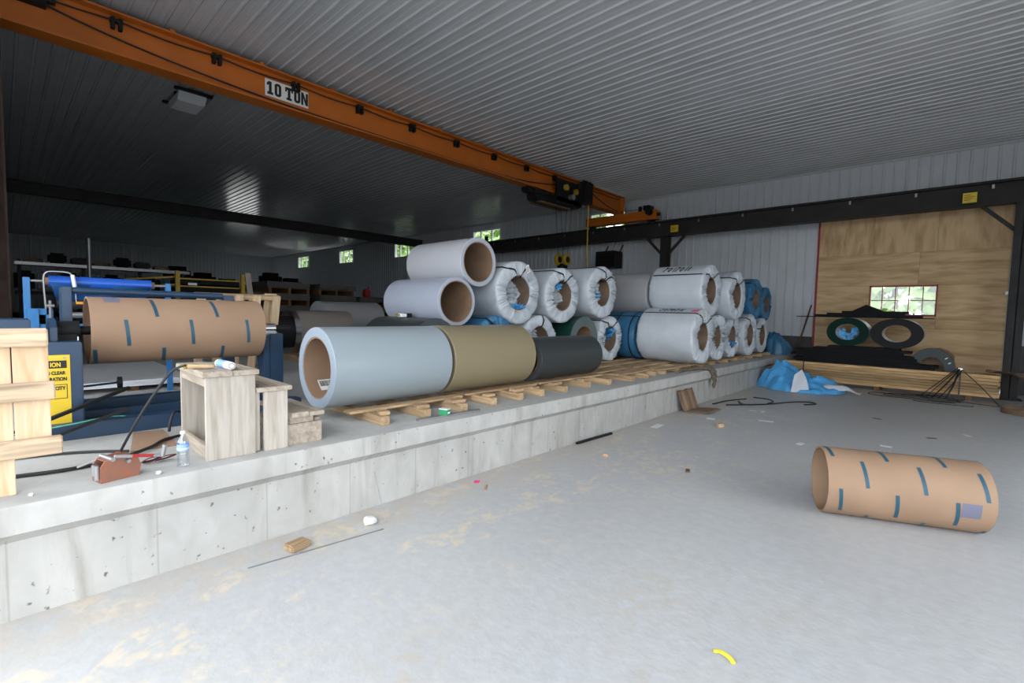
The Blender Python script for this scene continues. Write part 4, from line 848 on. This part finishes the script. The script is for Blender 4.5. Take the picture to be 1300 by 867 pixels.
# rope over the platform edge
rp = thing('rope', 'frayed tan rope end draped over the platform lip below the wrapped coil', 'rope', (-3.4, 8.7, ZP))
for k, (dy, m_) in enumerate(((0, 1.0), (.07, .85), (-.06, 1.1))):
    pts = [(-.12, -.25+dy, .03), (-.06, -.1+dy, .035), (.02, .05+dy, .035), (.11, .15+dy, .02), (.145, .22+dy, -.06), (.14, .28+dy*.6, -.20*m_), (.135, .30+dy*.4, -.30*m_)]
    MB().sweep([p+Vector((.006*math.sin(i*2.1), .012*math.sin(i*1.7), 0)) for i, p in enumerate(catmull(pts, 8))], [.024+.008*math.sin(i*.9) for i in range(49)], 8).build('strand', 'burlap', rp, smooth=60)
MB().sweep(catmull([(-.05, -.9, .027), (-.10, -.6, .027), (-.06, -.3, .027), (-.10, -.1, .027)]), .026, 8).build('strand', 'burlap', rp, smooth=60)

# ------------------------------------------------------------------ blue tarpaulins
def crumple(name, label, loc, outline, hgt, seed, m, rotz=0, n=44, flat=False, power=.6):
    """crumpled sheet heaped on the ground; outline(angle)->radius"""
    t = thing(name, label, 'tarp', loc, (0, 0, rotz)); vv = []; nr = n//2
    for i in range(nr+1):
        for j in range(n*2):
            a = 2*PI*j/(n*2); q = i/nr; rr = outline(a)*q*(1+.10*noise.noise(Vector((math.cos(a)*3, math.sin(a)*3, seed))))
            x, y = rr*math.cos(a), rr*math.sin(a)
            e = (1-q**2.2)**power if q < 1 else 0
            p = Vector((x*2.6, y*2.6, seed*1.7)); rid = 1-abs(noise.noise(p*1.3+Vector((noise.noise(p*.8)*1.5, noise.noise(p*.7+Vector((3, 1, 0))), 0))))*2.6; rid2 = 1-abs(noise.noise(p*2.9+Vector((0, noise.noise(p), 0))))*2.4
            z = hgt(x, y)*e*(.66+.26*rid+.12*rid2)+.012+.02*(1-q)
            if q == 1: z = .006+.015*max(0, noise.noise(p*3))
            sh_ = .085*e; vv.append((x+sh_*noise.noise(p*3+Vector((5, 0, 0))), y+sh_*noise.noise(p*3+Vector((0, 9, 0))), max(z, .006)))
    w_ = n*2; f = [(i*w_+j, i*w_+(j+1) % w_, (i+1)*w_+(j+1) % w_, (i+1)*w_+j) for i in range(nr) for j in range(w_)]
    MB().add(vv, f).build('sheet', m, t, smooth=38); return t
def hg(x, y): return 1.18*(.18+.42*math.exp(-((x+.45)**2/.25+(y-.1)**2/.3))+.24*math.exp(-((x-.45)**2/.06+(y-.35)**2/.12)))
tp = crumple('blue_tarp', 'crumpled bright blue tarpaulin with white lining heaped on the floor by the platform', (-2.55, 12.15, 0), lambda a: 1/math.sqrt((math.cos(a)/.84)**2+(math.sin(a)/.62)**2), hg, 4, 'tarp_blue', power=.45)
MB().add([(-.02, -.66, .012), (.30, -.50, .012), (.14, -.52, .50), (.02, -.60, .38), (.22, -.46, .30)], [(0, 1, 4), (0, 4, 2, 3)]).build('white_lining', 'tarp_white', tp, recalc=False).modifiers.new('t', 'SOLIDIFY').thickness = .01
def flap(u, v): return (.15+.95*u, -.42+.62*u+.34*(v-.5)*(1-.55*u)-.0, .02+.24*math.sin(PI*min(1, u*1.05))*math.sin(PI*(.15+.7*v))*(.4+.6*u)+.015*math.sin(u*17+v*3))
fl = sheetgrid(flap, 28, 8).build('white_lining', 'tarp_white', tp, smooth=60, recalc=False); fl.modifiers.new('t', 'SOLIDIFY').thickness = .008
mk = MB()
for cx_, pts_ in ((.10, [(.5+.5*math.cos(t), .5+.5*math.sin(t)) for t in np.linspace(0, 2*PI, 14)]), (.22, [(0, 0), (.7, 1)]), (.0, [(0, .2), (.2, .8), (.5, .2), (.7, .8), (1, .3)])):
    mk.sweep([Vector(flap(cx_+.08*a_, .10+.30*b_))+Vector((0, 0, .012)) for a_, b_ in pts_], .007, 5)
mk.build('marker_writing', 'print_black', tp)
def hg2(x, y): return max(.15, .66-.7*(x+.25))
tp2 = crumple('blue_tarp', 'slumped blue plastic wrapper at the far end of the platform', (-3.58, 14.45, ZP), lambda a: 1/math.sqrt((math.cos(a)/.33)**2+(math.sin(a)/.42)**2), hg2, 9, 'wrap_blue', power=.22)

# ------------------------------------------------------------------ lumber bundle and what lies on it
lu = thing('lumber_bundle', 'strapped bundle of long pale sawn boards on the floor before the plywood door', 'lumber', (-1.30, 13.85, 0))
for xx in (-1.5, 0, 1.5): MB().box(xx-.05, xx+.05, -.45, .1, 0, .09).build('bearer', 'dark_wood_y', lu)
pb = {}
for k in range(7):
    for j in range(3):
        ln = 3.82; key = j % 2
        o = None
        if key not in pb:
            o = MB().box(-ln/2, ln/2, -.088, .088, 0, .0585).build('plank', 'lumber', lu, bevel=.004); pb[key] = o
        else:
            o = pb[key].copy(); COL.objects.link(o); o.parent = lu
        o.location = (rnd.uniform(-.035, .035), -.36+j*.181+rnd.uniform(-.002, .002)+(rnd.choice((0, 0, .006, -.008)) if j == 0 else 0), .09+k*.0635)
for xx in (-1.45, 1.35): 
    MB().box(xx-.012, xx+.012, -.470, -.458, .07, .545).box(xx-.012, xx+.012, -.47, .10, .538, .543).build('band', 'black_strap', lu)
LT = .09+.445
def panels(name_label, base, lst, m='dark_panel'):
    for i, (x0, x1, y0, y1, z0, z1, r_) in enumerate(lst):
        o = MB().box(-(x1-x0)/2, (x1-x0)/2, -(y1-y0)/2, (y1-y0)/2, 0, z1-z0).build('trim_panel', m, None, bevel=.003); o.location = ((x0+x1)/2, (y0+y1)/2, z0); o.rotation_euler = (0, 0, r_); tag(o, name_label(i), 'panel', 'dark trim panels on the lumber')
z = LT+.002; lst = []
spec = [(-2.95, -.35), (-3.0, -.30), (-2.8, -.62), (-3.05, -.65), (-2.9, -.70), (-2.98, -.9), (-2.6, -.75), (-2.3, -.95)]
for i, (a, b) in enumerate(spec):
    th_ = (.045, .055, .05, .06, .05, .06, .05, .05)[i]; lst.append((a, b, 13.46+.02*(i % 3), 13.93, z, z+th_-.003, .01*(i % 3-1))); z += th_
DT = z
ordn = ['lowest', 'second', 'third', 'fourth', 'fifth', 'sixth', 'seventh', 'topmost']
panels(lambda i: ordn[i]+' dark trim panel in the stack lying directly on the lumber', None, lst)
def oval_coil(label, x, y, z, rx, rz, hx, hz, L, body, edge, inner, extra=None):
    t = thing('trim_coil', label, 'coil', (x, y, z)); n = 80; o = (0, 0, rz)
    v = []; f = []; mi = []
    rings = [(0, 1, 0), (L, 1, 0), (L, 0, 0), (0, 0, 0)]
    for a, ou, _ in rings:
        for j in range(n):
            tt = 2*PI*j/n; v.append(((rx if ou else hx)*math.cos(tt), a, rz+(rz if ou else hz)*math.sin(tt)))
    for i in range(4):
        for j in range(n): f.append((i*n+j, i*n+(j+1) % n, ((i+1) % 4)*n+(j+1) % n, ((i+1) % 4)*n+j)); mi.append((0, 1, 2, 1)[i])
    mb = MB(); mb.v = v; mb.f = f; mb.mi = mi; mb.build('sheet_roll', [body, edge, inner], t, smooth=35); return t
mat('roll_cream', (.62, .56, .5), .5)
g1 = oval_coil('dark green trim coil with blue plastic in its bore standing on the dark panels', -1.93, 13.52, DT, .41, .333, .23, .19, .58, 'paint_white', 'paint_green_dark', 'roll_cream')
sc_ = MB()
for q in range(4):
    for i in range(1):
        vv = []; g = 6
        for a in range(g+1):
            for b_ in range(g+1):
                u, w_ = a/g-.5, b_/g-.5; nz = noise.noise(Vector((u*5+q*3, w_*5, 2)))
                vv.append((-.02+(q-1.5)*.08+u*.14, .30+nz*.05, .32-.16*(1 if q in (1, 2) else .2)+w_*.2+nz*.05+.02*q))
        sc_.add(vv, [(a*(g+1)+b_, a*(g+1)+b_+1, (a+1)*(g+1)+b_+1, (a+1)*(g+1)+b_) for a in range(g) for b_ in range(g)])
sc_.build('plastic_liner', 'tarp_blue', g1, smooth=60, recalc=False)
oval_coil('dark grey trim coil with empty oval bore standing on the dark panels', -1.03, 13.50, DT, .47, .333, .25, .19, .58, 'paint_white', 'charcoal', 'roll_cream')
# half coil leaning at the right end
hc = thing('trim_coil', 'slumped half ring of grey-blue trim coil at the end of the dark panels', 'coil', (-.42, 13.62, LT+.002)); v = []; f = []; n = 40
for yy in (0, .3):
    for rr, rz in ((.40, .46), (.22, .27)):
        for j in range(n+1): a = PI*j/n; v.append((rr*math.cos(a), yy, rz*math.sin(a)))
k = n+1
for j in range(n): f += [(j, j+1, k+j+1, k+j), (2*k+j, 3*k+j, 3*k+j+1, 2*k+j+1), (j, 2*k+j, 2*k+j+1, j+1), (k+j, k+j+1, 3*k+j+1, 3*k+j)]
f += [(0, k, 3*k, 2*k), (n, 2*k+n, 3*k+n, k+n)]
MB().add(v, f).build('ring', 'paint_charcoal_edge', hc, smooth=35)
for a in (.75, .45): MB().obox((.36*math.cos(a)*.9, -.008, .40*math.sin(a)*.98), (.05, .012, .02), (0, -.6, 0)).build('fixing_tab', 'plastic_white', hc)
t2 = DT+.667; lst = [(-2.98, -.42, 13.45, 13.85, t2+.001, t2+.02, .01), (-2.6, -.62, 13.48, 13.9, t2+.021, t2+.07, -.01), (-2.35, -.9, 13.46, 13.85, t2+.071, t2+.11, .015), (-2.05, -.85, 13.45, 13.8, t2+.111, t2+.155, 0)]
panels(lambda i: ['long thin dark panel resting across both trim coils', 'second dark panel above the two trim coils', 'third dark panel above the two trim coils', 'short dark panel near the top above the trim coils'][i], None, lst)
pk = MB().add([(-1.85, 13.45, t2+.157), (-1.28, 13.45, t2+.157), (-1.60, 13.45, t2+.30), (-1.85, 13.8, t2+.157), (-1.28, 13.8, t2+.157), (-1.60, 13.8, t2+.30)], [(0, 1, 2), (3, 5, 4), (0, 3, 4, 1), (1, 4, 5, 2), (2, 5, 3, 0)])
tag(pk.build('ridge_cap', 'dark_panel'), 'peaked dark ridge cap on top of the panels above the trim coils', 'panel')
cr1 = scrap('paper_scrap', 'crumpled brown paper behind the slumped half ring', 'paper', (-.30, 13.97, LT-.1), (.26, .03, .30), 'kraft_dark', 5)
# strapping tangle, paper, cardboard ring
sb = thing('strapping_tangle', 'tangle of loose black strapping hanging off the lumber end and looping on the floor', 'strapping', (0, 13.0, 0))
top = (.04, .42, .60); ends = [(-.45, .05, .01), (-.36, -.05, .01), (-.25, .10, .01), (.62, -.15, .01), (-.15, .0, .01), (-.55, .1, .01)]
for i, e in enumerate(ends):
    tpt = (top[0]+rnd.uniform(-.05, .05), .28, top[2]+rnd.uniform(0, .05)); mid = tuple((a+b)/2+rnd.uniform(-.04, .04) for a, b in zip(tpt, e)); mid = (mid[0], min(mid[1], .22), mid[2]); MB().sweep(catmull([tpt, mid, e]), .017, 5, flat=.4).build('strap', 'black_strap', sb)
for i in range(4):
    cx, cy, ra, rb = -.65+.14*i, -.25+.06*i, .72-.12*i, .28-.04*i; MB().sweep([(cx+ra*math.cos(t), cy+rb*math.sin(t), .012+.012*i+.01*math.sin(3*t+i)) for t in np.linspace(.3*i, 2*PI*.93+.3*i, 40)], .017, 5, flat=.4).build('strap', 'black_strap', sb)
MB().sweep(catmull([(-.1, -.1, .02), (.5, -.25, .012), (1.2, -.2, .012), (2.0, -.1, .012)]), .017, 5, flat=.4).build('strap', 'black_strap', sb); MB().sweep(catmull([(-.6, -.7, .012), (-.2, -.75, .012), (.2, -.68, .012), (.25, -.6, .012)]), .017, 5, flat=.4).build('strap', 'black_strap', sb)
MB().obox((.05, .28, .63), (.07, .03, .03), (0, .2, 0)).build('buckle', 'chrome', sb)
bp_ = thing('kraft_paper', 'brown kraft paper sheet draped over the right end of the lumber', 'paper', (.85, 13.2, 0))
def drape(u, v): return (-.42+.95*u, .25+.5*v-.1*u, .57-.47*max(0, u-.35)**1.3*(1.2-.6*v)+.04*math.sin(u*6+v*4)+.02)
sheetgrid(drape, 18, 8).build('sheet', 'kraft_dark', bp_, smooth=60, recalc=False); bp_.children[0].modifiers.new('t', 'SOLIDIFY').thickness = .004
kr = tag(MB().lathe([(0, .42), (.09, .42), (.09, .405), (0, .405)], 56, axis='z', closed=True, o=(0, 0, 0)).build('cardboard_ring', 'kraft_dark', smooth=40), 'low brown cardboard ring lying on the floor below the kraft paper', 'cardboard'); kr.location = (1.02, 12.2, 0)
rod = tag(MB().cyl((-3.3, 15.05, ZP+.0), (-3.02, 15.2, 1.95), .02, n=8).build('leaning_pole', 'dark_wood_x'), 'thin dark pole leaning against the white wall beside the plywood door', 'pole')
# straps on the open floor
def strapline(label, pts, r=.022): tag(MB().sweep(catmull(pts), r, 6, flat=.5).build('floor_strap', 'black_strap', smooth=50), label, 'strap')
strapline('short black strap curving on the floor next to the platform foot', [(-3.18, 8.75, .012), (-3.12, 9.3, .012), (-2.95, 9.8, .012)])
strapline('black strap with hooked end lying on the floor before the blue tarpaulin', [(-2.98, 8.85, .012), (-2.75, 9.15, .012), (-2.5, 9.5, .012), (-2.25, 10.1, .012), (-2.0, 10.4, .012), (-1.88, 10.25, .012), (-2.0, 10.0, .012)])
strapline('black strap bent in a bow joining the hooked strap', [(-2.9, 10.1, .012), (-2.65, 10.1, .012), (-2.5, 9.9, .012), (-2.48, 9.55, .025)])
strapline('small kinked black strap beside the brown cardboard', [(-2.95, 9.4, .012), (-2.85, 9.2, .012), (-2.74, 9.1, .02)])
# floor litter
def bit(name, label, cat, x, y, s, m, rz=0, z=0): 
    o = MB().box(-s[0]/2, s[0]/2, -s[1]/2, s[1]/2, 0, s[2]).build(name, m, None, bevel=min(s)*.2); o.location = (x, y, z); o.rotation_euler = (0, 0, rz); return tag(o, label, cat)
bit('wood_block', 'short sawn wood block on the floor at the foot of the platform', 'wood', -3.13, 1.30, (.10, .14, .045), 'pallet_wood_y', .2)
scrap('paper_scrap', 'crumpled white paper scrap on the floor near the thin rod', 'paper', (-3.12, 1.83, 0), (.05, .05, .03), 'paper', 8)
tag(MB().cyl((-3.08, .98, .005), (-2.97, 1.85, .005), .004, n=6).build('thin_rod', 'steel'), 'thin grey rod lying on the floor along the platform', 'rod')
tag(MB().cyl((-3.26, 1.95, .33), (-3.05, 1.92, .005), .003, n=5).build('wire_piece', 'steel'), 'thin wire leaning from the floor against the platform', 'wire')
yb = thing('yellow_strip', 'short curved yellow plastic strip on the open floor', 'strip', (-.72, 2.27, 0), (0, 0, -.1)); MB().sweep(catmull([(-.05, .0, .006), (-.02, .012, .012), (.02, .008, .012), (.05, -.008, .006)]), .012, 6, flat=.35).build('strip', 'yellow_plastic', yb, smooth=50)
bit('wood_offcut', 'small wood offcut on the floor in the sawdust', 'wood', -2.81, 4.57, (.06, .05, .04), 'pallet_wood_x', .5); bit('wood_offcut', 'pale wood chip on the floor below the folded cardboard', 'wood', -2.45, 7.05, (.09, .07, .05), 'pallet_wood_y', .9)
bit('wood_sliver', 'thin wood sliver on the floor by the platform', 'wood', -3.05, 2.95, (.02, .14, .01), 'pallet_wood_y', .7); bit('bark_chip', 'reddish bark chip on the swept sawdust trail', 'debris', -1.96, 4.78, (.04, .09, .012), 'dark_wood_y', .4)
tag(MB().beam((-3.33, 4.75, .014), (-3.30, 5.5, .014), .03, .025).build('black_strip', 'black'), 'black strip lying tight against the platform foot', 'strip')
bit('red_tape', 'bit of pink marking tape on the floor by the platform', 'tape', -3.22, 3.0, (.05, .07, .004), 'pink', .6)
bit('flat_cardboard', 'faded flat cardboard piece on the open floor', 'cardboard', -.88, 6.2, (.34, .2, .006), 'kraft', .75)
for i, (x, y) in enumerate(((-2.5, 8.7), (-2.35, 8.75))): bit('paper_bit', ('white paper bit beside the floor straps', 'second white paper bit beside the floor straps')[i], 'paper', x, y, (.10, .05, .003), 'paper', .5+i)
bit('paper_bit', 'grey paper piece on the floor in front of the floor straps', 'paper', -2.1, 8.0, (.2, .08, .003), 'paper', .3); bit('paper_bit', 'pale paper piece near the folded cardboard', 'paper', -2.75, 7.5, (.12, .1, .003), 'paper', .2)
bit('paper_bit', 'pale paper piece at the platform foot before the black strip', 'paper', -3.1, 6.4, (.1, .28, .003), 'paper', .1)
for i, (x, y) in enumerate(((-.6, 7.6), (-.2, 8.6), (-1.4, 6.9), (.15, 9.2), (-.9, 9.6))): bit('litter_flake', ['grey flake on the open floor past the flat cardboard', 'small flake on the floor before the strapping tangle', 'tiny flake on the floor left of the flat cardboard', 'flake on the floor near the plywood door side', 'thin flake on the floor before the lumber'][i], 'debris', x, y, (.12, .06, .004), ('paper', 'kraft_dark', 'paper', 'paper', 'kraft_dark')[i], i*.7)

# ------------------------------------------------------------------ dim storage at the back of the platform
lpal = thing('pallet', 'pale pallet leaning upright behind the cardboard tube on the decoiler', 'pallet', (-7.35, 2.25, ZP), (0, math.radians(15), 0))
for yy in (-.5, -.28, -.06, .16, .42): MB().box(-.03, .0, yy-.05, yy+.05, 0, 1.17).build('slat', 'pallet_wood_z', lpal, bevel=.003)
for zz in (.05, .55, 1.1): MB().box(-.12, -.03, -.56, .48, zz, zz+.06).build('rail', 'pallet_wood_y', lpal, bevel=.003)
MB().box(-.15, -.12, .30, .46, .0, 1.17).build('slat', 'pallet_wood_z', lpal, bevel=.003)
# pallet stacks with dark sheet bundles
ordl = ['lowest', 'second', 'third', 'fourth', 'fifth']
proto_p = pallet('p', (-15.5, 5.9, ZP), (-.55, 0, .55), (-.75, -.45, -.15, .15, .45, .75), rx=(-.85, .85), rh=.15, dy=(-.6, .6), dw=.16, jit=.0, mx='dark_wood_x', my='dark_wood_y', group='pallets in the dim storage area')
proto_b = tag(MB().box(-.80, .85, -.62, .62, 0, .17).build('sheet_bundle', 'bundle_grey', bevel=.01), 'b', 'bundle', 'sheet bundles in the dim storage area')
first = True
for (x, y, n_, wh_) in ((-15.5, 5.9, 5, 'stack behind the light grey coil'), (-15.6, 7.5, 5, 'stack between the grey coil and the fuel can'), (-15.8, 9.0, 4, 'stack under the red fuel can'), (-15.2, 4.55, 4, 'stack beside the yellow trim rack')):
    for k in range(n_):
        z = ZP+k*.345; lp_ = (x+rnd.uniform(-.06, .06), y+rnd.uniform(-.05, .05), z)
        if first: pl_, bl_ = proto_p, proto_b; pl_.location = lp_; first = False
        else:
            pl_ = dup(proto_p, lp_); bl_ = proto_b.copy(); COL.objects.link(bl_)
        bl_.location = (x, y, z+.172); pl_['label'] = ordl[k]+' brown pallet of the '+wh_; bl_['label'] = ordl[k]+' grey sheet bundle of the '+wh_
# trim rack: yellow posts and yellow edged dark sheets
rk = thing('trim_rack', 'rack with two yellow posts holding yellow edged dark trim behind the film unwinder', 'rack', (-12.5, 2.9, ZP))
for yy in (-.25, 1.05): MB().box(-.04, .04, yy-.04, yy+.04, 0, 1.72).build('post', 'dull_yellow', rk)
for k in range(6):
    zz = .62+k*.165; MB().box(-.9, -.06, -.2, 1.0, zz, zz+.10).build('shelf_stock', 'dark_panel', rk); MB().box(-.06, -.02, -.2, 1.0, zz+.10, zz+.128).build('edge_rail', 'dull_yellow', rk)
    MB().beam((-.4, -1.1, zz+.05), (-.03, -.3, zz+.14), .03, .035).build('side_rail', 'dull_yellow', rk)
MB().box(-.019, -.016, -.05, .12, 1.42, 1.47).build('label_card', 'paper', rk); MB().obox((.02, 1.25, .9), (.05, .12, 1.75), (.12, 0, 0)).build('leaning_board', 'old_wood_z', rk)
# long shelf with boxes and machinery in the far dim bay
sf = thing('storage_shelf', 'long dim grey storage shelf in the far bay behind the film unwinder', 'shelf', (-20, 2.0, ZP))
for yy in (-1.6, -.2, 1.2, 2.4): MB().box(-.04, .04, yy-.04, yy+.04, 0, 2.2).build('post', 'dark_steel', sf)
for zz in (.3, 1.2, 2.05): MB().box(-.6, .05, -1.7, 2.6, zz, zz+.09).build('shelf_board', 'steel' if zz > 2 else 'dark_steel', sf)
for i in range(7):
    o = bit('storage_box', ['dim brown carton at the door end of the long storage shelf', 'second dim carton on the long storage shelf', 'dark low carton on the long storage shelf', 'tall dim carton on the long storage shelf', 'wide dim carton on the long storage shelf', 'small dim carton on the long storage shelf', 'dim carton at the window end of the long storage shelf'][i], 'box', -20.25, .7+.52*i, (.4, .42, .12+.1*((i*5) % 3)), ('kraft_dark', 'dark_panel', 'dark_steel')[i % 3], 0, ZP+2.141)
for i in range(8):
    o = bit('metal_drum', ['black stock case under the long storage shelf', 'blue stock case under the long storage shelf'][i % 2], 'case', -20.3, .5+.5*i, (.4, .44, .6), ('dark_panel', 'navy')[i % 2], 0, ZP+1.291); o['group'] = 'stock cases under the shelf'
pp_ = tag(MB().cyl((-16, 1.55, ZP), (-16, 1.55, 3.2), .045, n=12).build('steel_pipe', 'steel', smooth=40), 'bright steel pipe standing upright in front of the storage shelf', 'pipe')
for i in range(7):
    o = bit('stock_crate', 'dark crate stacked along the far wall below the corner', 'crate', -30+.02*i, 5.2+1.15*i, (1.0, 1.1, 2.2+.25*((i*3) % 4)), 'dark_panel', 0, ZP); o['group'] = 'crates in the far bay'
gc_ = thing('fuel_can', 'red plastic fuel can on the pallet bundle near the window wall', 'can', (-15.8, 9.1, ZP+4*.345)); MB().box(-.14, .14, -.10, .10, 0, .30).build('body', 'red', gc_, bevel=.04); MB().cyl((0, .04, .28), (0, .09, .40), .03, n=10).build('spout', 'red', gc_)
bcl = thing('clamp_tool', 'small white and black tool lying on the dark charcoal coil', 'tool', (-5.55, 3.83, ZL+.80)); MB().box(-.05, .05, -.05, .03, 0, .055).build('body', 'black', bcl, bevel=.006); MB().box(-.045, .045, -.14, -.05, .005, .05).build('jaw', 'plastic_white', bcl, bevel=.006); MB().cyl((0, -.14, .03), (0, -.2, .03), .012, n=8).build('nozzle', 'dull_yellow', bcl)

# ------------------------------------------------------------------ trees outside the windows
def tree(label, x, y, h, R, seed):
    t = thing('tree', label, 'tree', (x, y, -.21), group='trees outside the window wall'); rs = np.random.RandomState(seed)
    MB().cyl((0, 0, 0), (0, 0, h*.6), .18, .08, n=8).build('trunk', 'bark', t)
    if tree.mesh is None:
        n_ = 2600; d = rs.normal(size=(n_, 3)); d /= np.linalg.norm(d, axis=1)[:, None]; rad = rs.uniform(.55, 1, n_)**.5; c = d*rad[:, None]*np.array([R, R, h*.48])
        c *= (1+.25*np.sin(d[:, :1]*5+d[:, 2:]*7)); e1 = rs.normal(size=(n_, 3))*.13; e2 = rs.normal(size=(n_, 3))*.13
        vv = np.stack([c-e1-e2, c+e1-e2, c+e1+e2, c-e1+e2], 1).reshape(-1, 3); ff = [(4*i, 4*i+1, 4*i+2, 4*i+3) for i in range(n_)]
        o = MB().add(vv.tolist(), ff).build('crown', 'leaf', t, recalc=False); tree.mesh = o.data
    else:
        o = bpy.data.objects.new('crown', tree.mesh); COL.objects.link(o); o.parent = t
    o.location = (0, 0, h*.55); o['kind'] = 'stuff'
tree.mesh = None
wh = ['past the plywood door', 'past the runway column', 'past the unit heater', 'past the hoist', 'past the wrapped coils', 'past the white topmost coil', 'past the tie beam', 'past the middle high window', 'past the far high windows', 'past the corner window', 'past the far corner of the hall', 'farthest of the row past the far corner']
for i in range(12): tree('leafy green tree standing outside '+wh[i], -2.2-6.1*i, 27+(i % 3)*1.3, 9.5, 2.9, 5+i)
